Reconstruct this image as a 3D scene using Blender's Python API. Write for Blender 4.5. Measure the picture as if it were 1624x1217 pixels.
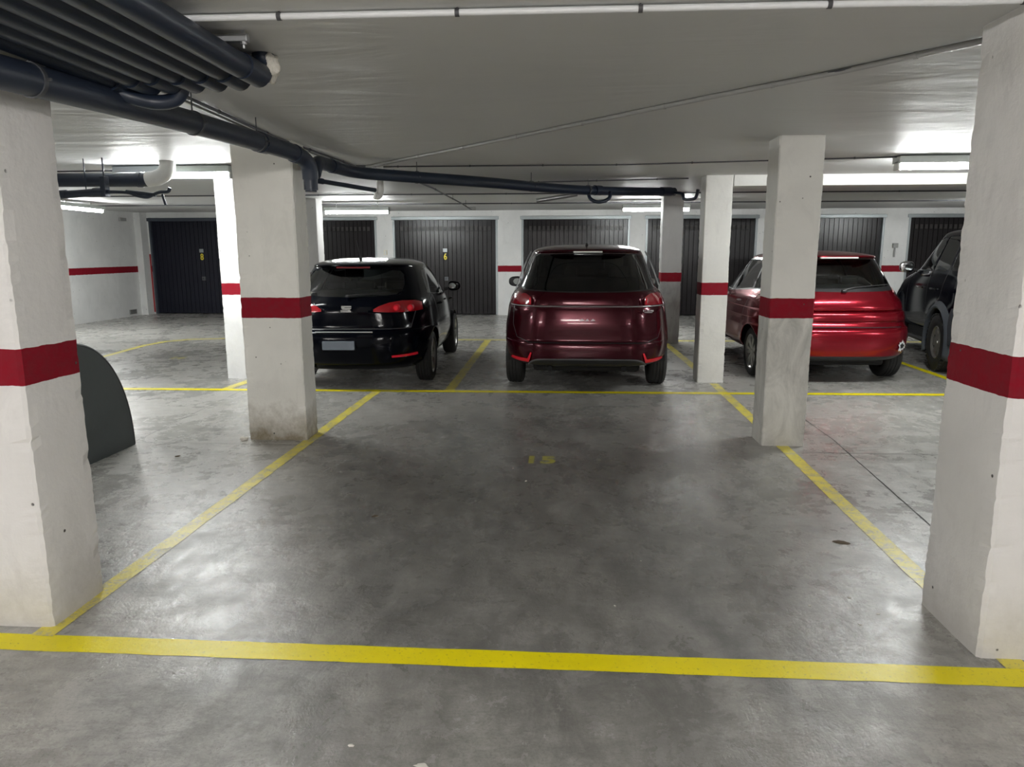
import bpy, bmesh, math, random
from mathutils import Vector, Matrix, noise
S = bpy.context.scene
for o in list(bpy.data.objects): bpy.data.objects.remove(o)
COL = S.collection
PI = math.pi
random.seed(4)

# ---------------------------------------------------------------- camera
H = 1.6
F_PX, PITCH, YAW, ROLL = 1145.6, math.radians(10.36), math.radians(4.06), math.radians(-0.1146)
def make_camera():
    cy, sy = math.cos(YAW), math.sin(YAW)
    F0 = Vector((-sy, cy, 0)); R0 = Vector((cy, sy, 0)); U0 = Vector((0, 0, 1))
    F = F0*math.cos(PITCH) - U0*math.sin(PITCH); U = U0*math.cos(PITCH) + F0*math.sin(PITCH)
    R = R0*math.cos(ROLL) + U*math.sin(ROLL); U = U*math.cos(ROLL) - R0*math.sin(ROLL)
    cd = bpy.data.cameras.new('camera'); co = bpy.data.objects.new('camera', cd); COL.objects.link(co)
    cd.sensor_width = 36; cd.lens = F_PX/1624*36; cd.clip_start = .02
    co.matrix_world = Matrix(((R.x, U.x, -F.x, 0), (R.y, U.y, -F.y, 0), (R.z, U.z, -F.z, H), (0, 0, 0, 1)))
    S.camera = co
make_camera()
# ---------------------------------------------------------------- world, exposure (the light comes from the fluorescent lamps below)
w = bpy.data.worlds.new('world'); S.world = w; w.use_nodes = True
w.node_tree.nodes['Background'].inputs[0].default_value = (.9, .95, 1, 1)
w.node_tree.nodes['Background'].inputs[1].default_value = 0.0
S.view_settings.view_transform = 'Standard'; S.view_settings.look = 'None'
S.view_settings.gamma = 1; S.view_settings.exposure = 0.2; S.view_settings.use_curve_mapping = False
LAMP_POWER = 205.0
LAMP_COLOR = (.97, 1.0, .985, 1)

# ---------------------------------------------------------------- materials
class NT:
    def __init__(s, name):
        s.m = bpy.data.materials.new(name); s.m.use_nodes = True
        s.t = s.m.node_tree; s.b = s.t.nodes['Principled BSDF']; s.out = s.t.nodes['Material Output']
    def n(s, typ, **kw):
        nd = s.t.nodes.new(typ)
        for k, v in kw.items():
            if k.startswith('i_'):
                key = k[2:]; key = int(key) if key.isdigit() else key.replace('_', ' ')
                if isinstance(v, bpy.types.NodeSocket): s.t.links.new(v, nd.inputs[key])
                else: nd.inputs[key].default_value = v
            else: setattr(nd, k, v)
        return nd
    def l(s, a, b): s.t.links.new(a, b)
    def pos(s): return s.n('ShaderNodeNewGeometry').outputs['Position']
    def noise(s, scale=5, detail=4, rough=.55, vec=None, dist=0):
        nd = s.n('ShaderNodeTexNoise', i_Scale=scale, i_Detail=detail, i_Roughness=rough, i_Distortion=dist)
        s.l(vec if vec is not None else s.pos(), nd.inputs['Vector']); return nd.outputs['Fac']
    def map(s, vec, scale=(1, 1, 1), loc=(0, 0, 0), rot=(0, 0, 0)):
        return s.n('ShaderNodeMapping', i_Vector=vec, i_Scale=scale, i_Location=loc, i_Rotation=rot).outputs[0]
    def ramp(s, fac, stops):
        nd = s.n('ShaderNodeValToRGB', i_Fac=fac); cr = nd.color_ramp
        while len(cr.elements) < len(stops): cr.elements.new(.5)
        for e, (p, c) in zip(cr.elements, stops):
            e.position = p; e.color = (c, c, c, 1) if not isinstance(c, tuple) else tuple(c)+(1,)
        return nd.outputs[0]
    def mix(s, fac, a, b, mode='MIX'):
        nd = s.n('ShaderNodeMix', data_type='RGBA', blend_type=mode)
        for idx, v in ((0, fac), (6, a), (7, b)):
            if isinstance(v, bpy.types.NodeSocket): s.l(v, nd.inputs[idx])
            elif isinstance(v, tuple): nd.inputs[idx].default_value = v+(1,)
            else: nd.inputs[idx].default_value = v
        return nd.outputs[2]
    def math(s, op, a, b=0.0, c=0.0):
        nd = s.n('ShaderNodeMath', operation=op)
        for i, v in enumerate((a, b, c)):
            if isinstance(v, bpy.types.NodeSocket): s.l(v, nd.inputs[i])
            else: nd.inputs[i].default_value = v
        return nd.outputs[0]
    def bump(s, h, strength=.3, dist=.01, normal=None):
        nd = s.n('ShaderNodeBump', i_Strength=strength, i_Distance=dist, i_Height=h)
        if normal: s.l(normal, nd.inputs['Normal'])
        s.l(nd.outputs[0], s.b.inputs['Normal']); return nd.outputs[0]
    def base(s, v):
        if isinstance(v, bpy.types.NodeSocket): s.l(v, s.b.inputs['Base Color'])
        else: s.b.inputs['Base Color'].default_value = tuple(v)+(1,)
    def rough(s, v):
        if isinstance(v, bpy.types.NodeSocket): s.l(v, s.b.inputs['Roughness'])
        else: s.b.inputs['Roughness'].default_value = v

def simple(name, col, rough=.5, metal=0, spec=.5, coat=0, bumps=None):
    t = NT(name)
    nz = t.noise(18, 3); t.base(t.mix(t.math('MULTIPLY', nz, .35), tuple(col), tuple(c*.6 for c in col)))
    t.rough(rough); t.b.inputs['Metallic'].default_value = metal
    t.b.inputs['Specular IOR Level'].default_value = spec
    if coat: t.b.inputs['Coat Weight'].default_value = coat; t.b.inputs['Coat Roughness'].default_value = .04
    if bumps: t.bump(t.noise(bumps[0], 4), bumps[1], bumps[2])
    return t.m

def floor_nodes(t):
    P = t.pos(); x = t.n('ShaderNodeSeparateXYZ', i_0=P).outputs
    big = t.noise(.45, 5, .6, dist=.6)
    mid = t.noise(2.1, 6, .65, t.map(P, (1, .7, 1), (3, 1, 0)), .8)
    fine = t.noise(14, 6, .7)
    grit = t.noise(90, 3, .6)
    # tyre dirt down mid-bay, plus shade between the side lamps painted into colour
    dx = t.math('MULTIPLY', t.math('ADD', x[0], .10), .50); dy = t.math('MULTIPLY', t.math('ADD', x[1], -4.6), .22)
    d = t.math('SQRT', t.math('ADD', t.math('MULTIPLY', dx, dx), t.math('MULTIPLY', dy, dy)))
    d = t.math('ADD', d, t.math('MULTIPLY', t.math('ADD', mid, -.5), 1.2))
    stain_shade = t.ramp(d, [(.45, 1.0), (1.25, 0.0)])
    c = t.mix(t.ramp(big, [(.3, 0.), (.7, 1.)]), (.34, .332, .31), (.45, .438, .41))
    c = t.mix(t.math('MULTIPLY', t.ramp(mid, [(.35, 0.), (.70, 1.)]), .42), c, (.22, .214, .20))
    m3 = t.noise(3.4, 12, .78, t.map(P, (1.6, .9, 1), (1, 5, 0), (0, 0, .45)), .5)
    m4 = t.noise(7.0, 12, .80, t.map(P, (.8, 2.2, 1), (4, 2, 0), (0, 0, -.35)), .3)
    c = t.mix(t.math('MULTIPLY', t.ramp(m3, [(.44, 0.), (.66, 1.)]), .6), c, (.56, .55, .52))
    c = t.mix(t.math('MULTIPLY', t.ramp(m4, [(.36, 1.), (.55, 0.)]), .6), c, (.17, .166, .155))
    c = t.mix(t.math('MULTIPLY', t.ramp(fine, [(.47, 0.), (.70, 1.)]), .4), c, (.50, .485, .45))
    c = t.mix(t.math('MULTIPLY', t.ramp(grit, [(.52, 0.), (.72, 1.)]), .4), c, (.10, .098, .092))
    stain_shade = t.math('MULTIPLY', stain_shade, t.math('ADD', t.math('MULTIPLY', t.ramp(m3, [(.38, 1.), (.62, 0.)]), .35), .60))
    c = t.mix(t.math('MULTIPLY', stain_shade, .95), c, (.125, .122, .113))
    # curved tyre sweeps
    for cx, cyy, r0 in ((-4.6, 4.6, 3.95), (-4.4, 4.8, 4.15), (4.9, 4.4, 4.5), (-3.3, 1.2, 4.3)):
        ax = t.math('ADD', x[0], -cx); ay = t.math('ADD', x[1], -cyy)
        rr = t.math('SQRT', t.math('ADD', t.math('MULTIPLY', ax, ax), t.math('MULTIPLY', ay, ay)))
        k = t.math('ABSOLUTE', t.math('ADD', rr, -r0))
        msk = t.ramp(t.math('ADD', t.math('MULTIPLY', k, 6), t.math('MULTIPLY', fine, .9)), [(.45, 1.), (1.0, 0.)])
        c = t.mix(t.math('MULTIPLY', msk, .22), c, (.06, .06, .06))
    # smooth trowelled patches against dull ones
    patch = t.noise(1.25, 8, .70, t.map(P, (1, 1, 1), (7, 3, 0)), .6)
    wave = t.noise(6.5, 10, .72, t.map(P, (1, .8, 1)), .4)
    r = t.math('ADD', t.math('MULTIPLY', t.ramp(patch, [(.36, 0.), (.66, 1.)]), .26), .09)
    r = t.math('ADD', r, t.math('MULTIPLY', t.ramp(wave, [(.38, 0.), (.66, 1.)]), .20))
    hgt = t.math('ADD', t.math('MULTIPLY', wave, 1.0), t.math('MULTIPLY', fine, .5))
    hgt = t.math('ADD', hgt, t.math('MULTIPLY', grit, .10))
    return c, r, hgt, P, x, fine

def m_floor():
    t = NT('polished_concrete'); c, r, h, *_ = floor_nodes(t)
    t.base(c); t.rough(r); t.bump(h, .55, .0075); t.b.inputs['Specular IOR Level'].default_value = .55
    return t.m
def m_yellow(name, wear=.5, col=(.86, .74, .10)):
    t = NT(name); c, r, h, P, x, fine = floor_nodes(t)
    wn = t.noise(9, 6, .75, dist=.5); sp = t.noise(60, 3, .7)
    k = t.math('ADD', t.math('MULTIPLY', wn, .7), t.math('MULTIPLY', sp, .3))
    k = t.ramp(k, [(.72-wear*.4, 0.), (.86-wear*.35, 1.)])
    yc = t.mix(t.noise(3, 4), col, tuple(q*.78 for q in col))
    yc = t.mix(t.math('MULTIPLY', t.ramp(sp, [(.6, 0.), (.7, 1.)]), .5), yc, (.25, .2, .06))
    t.base(t.mix(k, yc, c)); t.rough(.36); t.bump(h, .4, .006); t.b.inputs['Specular IOR Level'].default_value = .35
    return t.m

def plaster(name, col=(.70, .69, .66), band=None, low=None, dirt=0, bumpd=.006, bandcol=(.23, .003, .014)):
    t = NT(name); P = t.pos(); x = t.n('ShaderNodeSeparateXYZ', i_0=P).outputs
    n1 = t.noise(1.6, 5); n2 = t.noise(22, 5, .6); n3 = t.noise(5, 5, .7, t.map(P, (1, 1, .5)), .8)
    vr = t.n('ShaderNodeTexVoronoi', i_Scale=9.0, i_Vector=P).outputs['Distance']
    pits = t.math('MULTIPLY', t.ramp(vr, [(.045, 1.), (.075, 0.)]), t.ramp(t.noise(4, 2), [(.5, 0.), (.56, 1.)]))
    c = t.mix(t.ramp(n1, [(.35, 0.), (.7, 1.)]), tuple(col), tuple(q*.88 for q in col))
    c = t.mix(t.math('MULTIPLY', t.ramp(n3, [(.52, 0.), (.75, 1.)]), .35), c, tuple(q*.7 for q in col))
    if low:
        k = t.ramp(t.math('ADD', x[2], t.math('MULTIPLY', n2, .04)), [(.0, 1.), (1.0, 1.), ])
        k = t.math('LESS_THAN', x[2], low[0])
        sm = t.mix(t.ramp(t.noise(4, 6, .7, t.map(P, (1.4, 1.4, .6)), 1.0), [(.4, 0.), (.7, 1.)]), low[1], tuple(q*.62 for q in low[1]))
        c = t.mix(k, c, sm)
    if dirt:
        k = t.math('ADD', t.math('MULTIPLY', x[2], 1.5), t.math('MULTIPLY', t.noise(7, 6, .75), .75))
        c = t.mix(t.math('MULTIPLY', t.ramp(k, [(.35, 1.), (.85, 0.)]), dirt), c, (.20, .165, .105))
    if band:
        zz = t.math('ADD', x[2], t.math('MULTIPLY', t.math('ADD', t.noise(12, 3), -.5), .012))
        k = t.math('MULTIPLY', t.math('GREATER_THAN', zz, band[0]), t.math('LESS_THAN', zz, band[1]))
        bc = t.mix(t.ramp(n2, [(.4, 0.), (.8, 1.)]), bandcol, tuple(q*.8+.01 for q in bandcol))
        c = t.mix(k, c, bc)
    c = t.mix(pits, c, (.09, .085, .08))
    t.base(c); t.rough(.75); t.b.inputs['Specular IOR Level'].default_value = .2
    h = t.math('ADD', n2, t.math('MULTIPLY', pits, -1.5)); h = t.math('ADD', h, t.math('MULTIPLY', n1, 1.5))
    t.bump(h, .5, bumpd); return t.m

def m_ceiling():
    t = NT('painted_ceiling'); P = t.pos()
    n1 = t.noise(.8, 4); st = t.noise(1.0, 4, .5, t.map(P, (.7, 2.2, 1)), 1.0); st2 = t.noise(1.0, 4, .6, t.map(P, (2.0, 7, 1)), 1.0)
    c = t.mix(n1, (.66, .66, .655), (.60, .60, .595))
    c = t.mix(t.math('MULTIPLY', t.ramp(t.noise(3, 6, .8), [(.62, 0.), (.72, 1.)]), .25), c, (.6, .58, .55))
    t.base(c); t.rough(.55); t.b.inputs['Specular IOR Level'].default_value = .3
    t.bump(t.math('ADD', t.math('MULTIPLY', st, 3.), t.math('MULTIPLY', st2, .3)), .45, .010); return t.m

def m_paint(name, col, rough=.28, metal=.25, coat=1.0, spec=.5, crough=.05):
    t = NT(name); fl = t.noise(900, 1)
    t.base(t.mix(t.math('MULTIPLY', fl, .3), tuple(col), tuple(min(1, q*1.5) for q in col)))
    t.rough(rough); t.b.inputs['Metallic'].default_value = metal
    t.b.inputs['Coat Weight'].default_value = coat; t.b.inputs['Coat Roughness'].default_value = crough
    t.b.inputs['Specular IOR Level'].default_value = spec
    return t.m
def m_glass(name, tint, gloss=1.0):
    t = NT(name)
    tr = t.n('ShaderNodeBsdfTransparent', i_Color=tuple(tint)+(1,))
    gl = t.n('ShaderNodeBsdfGlossy', i_Roughness=.03, i_Color=(gloss, gloss, gloss, 1))
    fr = t.n('ShaderNodeFresnel', i_IOR=1.5)
    dusty = t.math('ADD', fr.outputs[0], t.math('MULTIPLY', t.noise(6, 3), .03))
    mx = t.n('ShaderNodeMixShader'); t.l(dusty, mx.inputs[0]); t.l(tr.outputs[0], mx.inputs[1]); t.l(gl.outputs[0], mx.inputs[2])
    t.l(mx.outputs[0], t.out.inputs[0]); return t.m
def m_emit(name, col, s):
    t = NT(name); e = t.n('ShaderNodeEmission', i_Color=col, i_Strength=s)
    t.l(e.outputs[0], t.out.inputs[0]); return t.m

MF = m_floor(); MCEIL = m_ceiling()
MY = m_yellow('yellow_paint', .35); MYW = m_yellow('worn_yellow_paint', .62); MYF = m_yellow('fresh_yellow_paint', .15, (.98, .84, .0))
MWALL = plaster('white_wall_plaster', (.74, .74, .73), (1.095, 1.25))
MWALLN = plaster('plain_wall_plaster', (.74, .74, .73))
MPIP = simple('dark_grey_plastic_pipe', (.013, .021, .040), .38, bumps=(30, .1, .002))
MPIP2 = simple('blue_grey_plastic_pipe', (.025, .034, .056), .42, bumps=(30, .1, .002))
MCOND = simple('grey_conduit', (.33, .33, .32), .4)
MCONDW = simple('white_conduit', (.75, .76, .77), .4)
MCONDD = simple('dark_conduit', (.07, .07, .08), .5)
MCLIP = simple('dark_clip', (.06, .06, .065), .5)
MSTEEL = simple('galvanised_steel', (.45, .46, .47), .38, .8)
MCLAMP = simple('dull_clamp', (.10, .105, .115), .5, .4)
MFRAME = simple('galvanised_door_frame', (.36, .39, .40), .42, .5)
MDOOR = simple('brown_sheet_steel', (.011, .009, .010), .27, .0, .3, bumps=(2, .12, .006))
MDOORN = simple('navy_sheet_steel', (.006, .007, .016), .42, .0, .3, bumps=(2, .12, .006))
MLOUV = simple('brown_louvre_lit_lip', (.06, .05, .045), .35)  # lips coloured lighter than the door sheet, as if catching light
MNUM = simple('yellow_number_paint', (.75, .62, .03), .5)
MBLK = simple('black_trim', (.012, .012, .013), .45)
MVOID = simple('dark_interior', (.008, .008, .009), .9)
MRUB = simple('tyre_rubber', (.016, .016, .016), .75, bumps=(60, .4, .003))
MALLOY = simple('alloy', (.42, .42, .41), .3, .85)
MALLOYD = simple('old_alloy', (.30, .29, .27), .42, .8)
MCHROME = simple('chrome', (.75, .75, .76), .12, 1)
MPLATE = simple('plate_white', (.55, .57, .58), .5)
MWHITE = simple('white_plastic', (.7, .7, .68), .45)
MFOAM = simple('expanded_foam', (.72, .69, .62), .9, bumps=(25, .9, .02))
MDIRTY = simple('dark_mastic', (.04, .045, .05), .8, bumps=(20, .9, .02))
MTUBE = m_emit('lit_tube', LAMP_COLOR, LAMP_POWER)
MTUBEW = m_emit('lit_warm_tube', (1.0, .965, .93, 1), LAMP_POWER*1.25)
MREDL = NT('red_lens'); MREDL.base((.30, .006, .012)); MREDL.rough(.12); MREDL.b.inputs['Coat Weight'].default_value = 1; MREDL = MREDL.m
MREDB = NT('bright_red_lens'); MREDB.base((.70, .012, .03)); MREDB.rough(.15); MREDB = MREDB.m
MREDD = NT('dark_red_lens'); MREDD.base((.22, .006, .014)); MREDD.rough(.1); MREDD.b.inputs['Coat Weight'].default_value = 1; MREDD = MREDD.m
MPINK = NT('clear_lens'); MPINK.base((.75, .45, .42)); MPINK.rough(.15); MPINK = MPINK.m
MBOARD = simple('dark_grey_board', (.078, .09, .092), .55, .2, bumps=(5, .5, .004))

# ---------------------------------------------------------------- object helpers
def link(o, parent=None):
    COL.objects.link(o)
    if parent is not None: o.parent = parent
    return o
def tag(o, label=None, cat=None, group=None, kind=None):
    if label: o['label'] = label
    if cat: o['category'] = cat
    if group: o['group'] = group
    if kind: o['kind'] = kind
    return o
def thing(name, loc, label, cat, group=None, rz=0, kind=None):
    o = bpy.data.objects.new(name, None); o.empty_display_size = .2; o.location = loc; o.rotation_euler = (0, 0, rz)
    return tag(link(o), label, cat, group, kind)
def obj(name, bm, mats, parent=None, smooth=False, recalc=True):
    if recalc: bmesh.ops.recalc_face_normals(bm, faces=bm.faces)
    me = bpy.data.meshes.new(name); bm.to_mesh(me); bm.free()
    if not isinstance(mats, (list, tuple)): mats = [mats]
    for m in mats: me.materials.append(m)
    if smooth:
        for p in me.polygons: p.use_smooth = True
        if smooth != 'all': me.set_sharp_from_angle(angle=math.radians(smooth if smooth is not True else 38))
    return link(bpy.data.objects.new(name, me), parent)
def box(bm, x0, x1, y0, y1, z0, z1, bev=0, mi=0):
    r = bmesh.ops.create_cube(bm, size=1); vs = r['verts']
    for v in vs: v.co = Vector(((x0+x1)/2+v.co.x*(x1-x0), (y0+y1)/2+v.co.y*(y1-y0), (z0+z1)/2+v.co.z*(z1-z0)))
    fs = {f for v in vs for f in v.link_faces}
    for f in fs: f.material_index = mi
    if bev: bmesh.ops.bevel(bm, geom=list({e for v in vs for e in v.link_edges}), offset=bev, segments=2, affect='EDGES', profile=.5)
    return bm
def B(*a, **k): return box(bmesh.new(), *a, **k)
def catmull(pts, n):
    out = []; P = [Vector(p) for p in pts]
    for i in range(len(P)-1):
        p0 = P[max(i-1, 0)]; p1 = P[i]; p2 = P[i+1]; p3 = P[min(i+2, len(P)-1)]
        for k in range(n):
            t = k/n
            out.append(.5*((2*p1)+(-p0+p2)*t+(2*p0-5*p1+4*p2-p3)*t*t+(-p0+3*p1-3*p2+p3)*t**3))
    out.append(P[-1]); return out
def tube(bm, pts, r, seg=16, caps=True, closed=False):
    P = [Vector(p) for p in pts]; rings = []; up = Vector((0, 0, 1)); n = len(P)
    prev = None
    for i, p in enumerate(P):
        if closed: d = P[(i+1) % n]-P[i-1]
        else: d = (P[min(i+1, n-1)]-P[max(i-1, 0)])
        d.normalize()
        if prev is None:
            a = up if abs(d.z) < .9 else Vector((1, 0, 0)); s = d.cross(a).normalized()
        else:
            s = (prev-d*prev.dot(d)).normalized()
        prev = s; u = s.cross(d)
        rr = r[i] if isinstance(r, (list, tuple)) else r
        rings.append([bm.verts.new(p+(s*math.cos(2*PI*k/seg)+u*math.sin(2*PI*k/seg))*rr) for k in range(seg)])
    m = n if closed else n-1
    for i in range(m):
        a, b = rings[i], rings[(i+1) % n]
        for k in range(seg): bm.faces.new((a[k], a[(k+1) % seg], b[(k+1) % seg], b[k]))
    if caps and not closed: bm.faces.new(rings[0][::-1]); bm.faces.new(rings[-1])
    return bm
def TB(pts, r, **k): return tube(bmesh.new(), pts, r, **k)
def lathe(bm, prof, seg=40, axis='x', org=(0, 0, 0)):
    # prof: (radius, offset along axis)
    O = Vector(org); rings = []
    for r, a in prof:
        ring = []
        for k in range(seg):
            c, s = math.cos(2*PI*k/seg)*r, math.sin(2*PI*k/seg)*r
            v = Vector((a, c, s)) if axis == 'x' else (Vector((c, a, s)) if axis == 'y' else Vector((c, s, a)))
            ring.append(bm.verts.new(O+v))
        rings.append(ring)
    for i in range(len(rings)-1):
        for k in range(seg): bm.faces.new((rings[i][k], rings[i][(k+1) % seg], rings[i+1][(k+1) % seg], rings[i+1][k]))
    return bm
def prism(bm, poly, axis, a0, a1, mi=0):
    def P(u, v, a): return {'x': (a, u, v), 'y': (u, a, v), 'z': (u, v, a)}[axis]
    A = [bm.verts.new(P(u, v, a0)) for u, v in poly]; Bv = [bm.verts.new(P(u, v, a1)) for u, v in poly]
    n = len(poly); fs = [bm.faces.new(A[::-1]), bm.faces.new(Bv)]
    for i in range(n): fs.append(bm.faces.new((A[i], A[(i+1) % n], Bv[(i+1) % n], Bv[i])))
    for f in fs: f.material_index = mi
    return bm
def text_mesh(name, body, size, mat, parent, loc, rot, depth=.002, sx=1.0):
    cu = bpy.data.curves.new(name, 'FONT'); cu.body = body; cu.size = size; cu.extrude = depth; cu.align_x = 'CENTER'; cu.align_y = 'CENTER'
    cu.offset = size*.03
    tmp = bpy.data.objects.new(name+'_tmp', cu); COL.objects.link(tmp); bpy.context.view_layer.update()
    me = bpy.data.meshes.new_from_object(tmp.evaluated_get(bpy.context.evaluated_depsgraph_get())); me.name = name
    bpy.data.objects.remove(tmp); bpy.data.curves.remove(cu)
    me.materials.clear(); me.materials.append(mat)
    o = link(bpy.data.objects.new(name, me), parent); o.location = loc; o.rotation_euler = rot; o.scale = (sx, 1, 1); return o

# ---------------------------------------------------------------- room shell
XL, XR, YF, YB = -10.93, 11.1, -7.5, 18.4
def ceil_z(y): return 2.48 + max(0, y-9)*.0138
fl = obj('floor', B(XL-.2, XR+.2, YF-.2, YB+2, -.2, 0), MF); tag(fl, 'smooth grey concrete garage floor with tyre dirt and painted-in shade down the middle', 'floor', kind='structure')
bm = bmesh.new()
ys = [YF-.2, 9, YB+2]; x0, x1 = XL-.2, XR+.2
lo = [[bm.verts.new((x, y, ceil_z(y))) for x in (x0, x1)] for y in ys]; hi = [[bm.verts.new((x, y, 2.95)) for x in (x0, x1)] for y in ys]
for i in range(2):
    bm.faces.new((lo[i][0], lo[i+1][0], lo[i+1][1], lo[i][1])); bm.faces.new((hi[i][0], hi[i][1], hi[i+1][1], hi[i+1][0]))
    for s in (0, 1): bm.faces.new((lo[i][s], lo[i+1][s], hi[i+1][s], hi[i][s]))
bm.faces.new((lo[0][0], lo[0][1], hi[0][1], hi[0][0])); bm.faces.new((lo[2][0], lo[2][1], hi[2][1], hi[2][0]))
tag(obj('ceiling', bm, MCEIL), 'low grey painted concrete ceiling carrying the pipes', 'ceiling', kind='structure')
tag(obj('wall_left', B(XL-.2, XL, YF, YB, 0, 2.7), MWALL), 'white plastered side wall with dark red band beside the navy door', 'wall', kind='structure')
tag(obj('wall_right', B(XR, XR+.2, YF, YB, 0, 2.7), MWALL), 'white plastered side wall on the right side of the garage', 'wall', kind='structure')
tag(obj('wall_front', B(XL, XR, YF-.2, YF, 0, 2.7), MWALL), 'white plastered wall behind the viewer', 'wall', kind='structure')
DOORS = [(-10.72, -8.05, '8'), (-7.42, -4.74, None), (-4.32, -1.66, '6'), (-1.06, 1.62, None), (2.01, 4.71, None), (5.03, 7.71, None), (8.26, 10.95, None)]
DTOP = 2.47
bm = bmesh.new(); xs = XL
for a, b, _ in DOORS:
    box(bm, xs, a, YB, YB+.25, 0, DTOP); xs = b
box(bm, xs, XR, YB, YB+.25, 0, DTOP); box(bm, XL, XR, YB, YB+.25, DTOP, 2.75)
tag(obj('wall_back', bm, MWALL), 'white back wall with red band between the garage doors', 'wall', kind='structure')

def garage_door(i, a, b, num):
    navy = i == 0
    mat = MDOORN if navy else MDOOR
    d = thing('door_%d' % (i+1), ((a+b)/2, YB, 0), ['navy ribbed steel garage door with yellow number eight on the far left', 'brown ribbed garage door behind the black hatchback, left of door six',
        'brown ribbed steel garage door with yellow number six', 'brown ribbed garage door directly behind the wine red people carrier', 'brown ribbed garage door behind the thin pillar beside the people carrier',
        'brown ribbed garage door behind the bright red hatchback', 'brown ribbed garage door with louvres behind the dark off-road car'][i], 'garage door', kind='structure')
    wd = b-a; hw = wd/2; f = .05
    bm = bmesh.new(); n = 23; pw = (wd-2*f)/n; y0 = .06
    for k in range(n):                      # pressed planks with a groove between them
        xa = -hw+f+k*pw; z0, z1 = .02, DTOP-.07
        prof = [(xa, y0+.012), (xa+.005, y0+.012), (xa+.008, y0), (xa+pw-.004, y0), (xa+pw, y0+.012)]
        lo_ = [bm.verts.new((u, v, z0)) for u, v in prof]; hi_ = [bm.verts.new((u, v, z1)) for u, v in prof]
        for j in range(4): bm.faces.new((lo_[j], lo_[j+1], hi_[j+1], hi_[j]))
    box(bm, -hw+f, hw-f, y0+.012, y0+.04, .02, DTOP-.07)
    obj('door_panel', bm, mat, d)
    bm = bmesh.new()
    box(bm, -hw, -hw+f, -.01, .09, 0, DTOP, .004); box(bm, hw-f, hw, -.01, .09, 0, DTOP, .004)
    box(bm, -hw-.03, hw+.03, -.03, .09, DTOP-.085, DTOP-.005, .006)
    obj('door_frame', bm, MFRAME if not navy else simple('dark_blue_frame', (.05, .06, .08), .5), d)
    if not navy and i != 5:
        bm = bmesh.new()
        for k in range(1, n-1):
            xc = -hw+f+(k+.5)*pw
            for j in range(4):
                zz = 2.13+j*.026
                pts = []
                for q in range(7):
                    an = PI*q/6; pts.append((xc+math.cos(an)*.036, zz+math.sin(an)*.014))
                prism(bm, pts, 'y', y0-.010, y0+.004)
                box(bm, xc-.036, xc+.036, y0-.012, y0+.002, zz-.012, zz+.001, mi=1)
        obj('louvre_rows', bm, [MLOUV, MVOID], d)
    bm = bmesh.new()                       # lock and pull
    box(bm, -.04, .06, y0-.02, y0+.004, .87, .97, .004)
    tube(bm, [(.0, y0-.05, .90), (.0, y0-.05, .94)], .014, seg=10); tube(bm, [(0, y0, .92), (0, y0-.05, .92)], .008, seg=8)
    obj('door_handle', bm, MCLAMP, d)
    if num:
        xo = -.01 if num == '6' else .0
        text_mesh('door_number', num, .22, MNUM, d, (xo, y0-.004, 1.47), (PI/2, 0, 0), .002, .8)
        obj('nameplate', B(xo-.06, xo+.05, y0-.006, y0, 1.59, 1.68, .002), MFRAME, d)
for i, (a, b, n_) in enumerate(DOORS): garage_door(i, a, b, n_)
# red jamb strip beside door 8, thin white return
tag(obj('trim_1', B(XL, XL+.17, YB-.3, YB+.02, 0, 2.6), MWALLN), 'white plaster return beside the navy door', 'trim', kind='structure')
tag(obj('trim_2', B(XL+.17, XL+.20, YB-.02, YB+.0, .05, 1.55), simple('red_jamb', (.35, .015, .02), .6)), 'narrow red painted jamb strip beside the navy door', 'trim', kind='structure')

# floor markings (painted on the floor)
def strip_line(name, pts, wd, mat, label, z=.0015):
    bm = bmesh.new(); P = [Vector((x, y, z)) for x, y in pts]; L = []; R_ = []
    dense = []
    for i in range(len(P)-1):
        m = max(1, int((P[i+1]-P[i]).length/.06))
        for k in range(m): dense.append(P[i].lerp(P[i+1], k/m))
    dense.append(P[-1]); P = dense
    for i, p in enumerate(P):
        d = P[min(i+1, len(P)-1)]-P[max(i-1, 0)]; d.normalize(); s = Vector((-d.y, d.x, 0))
        j = (noise.noise(p*7)*.004); j2 = noise.noise(p*9+Vector((4, 2, 0)))*.004
        L.append(bm.verts.new(p+s*(wd/2+j))); R_.append(bm.verts.new(p-s*(wd/2+j2)))
    for i in range(len(P)-1): bm.faces.new((R_[i], R_[i+1], L[i+1], L[i]))
    o = obj(name, bm, mat, fl); o['label'] = label; return o
strip_line('parking_line', [(-6.0, 2.605), (-2.33, 2.62), (1.76, 2.63), (6, 2.64)], .122, MYF, 'bright yellow line across the front of the empty bay')
strip_line('parking_line', [(-2.19, 2.67), (-2.18, 3.2), (-2.16, 7.87), (-2.15, 8.15)], .10, MYW, 'worn pale yellow line along the left of the empty bay', .0022)
strip_line('parking_line', [(1.78, 2.69), (1.785, 3.5), (1.83, 5.84), (1.85, 8.86)], .10, MYW, 'worn pale yellow line along the right of the empty bay', .0022)
strip_line('parking_line', [(-6.2, 8.07), (-2.2, 8.16), (1.0, 8.22), (4.35, 8.31), (9.5, 8.40)], .11, MYF, 'thin yellow line behind the parked cars', .0028)
strip_line('parking_line', [(-1.32, 8.25), (-1.37, 13.1)], .115, MYW, 'yellow line between the black hatchback and the people carrier', .0018)
strip_line('parking_line', [(4.86, 8.4), (4.90, 10.6), (4.92, 13.1)], .10, MYF, 'yellow line between the bright red car and the off-road car', .0018)
strip_line('parking_line', [(-3.98, 8.15), (-3.93, 8.8)], .12, MYW, 'worn yellow stub at the foot of the far left pillar', .0034)
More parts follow.
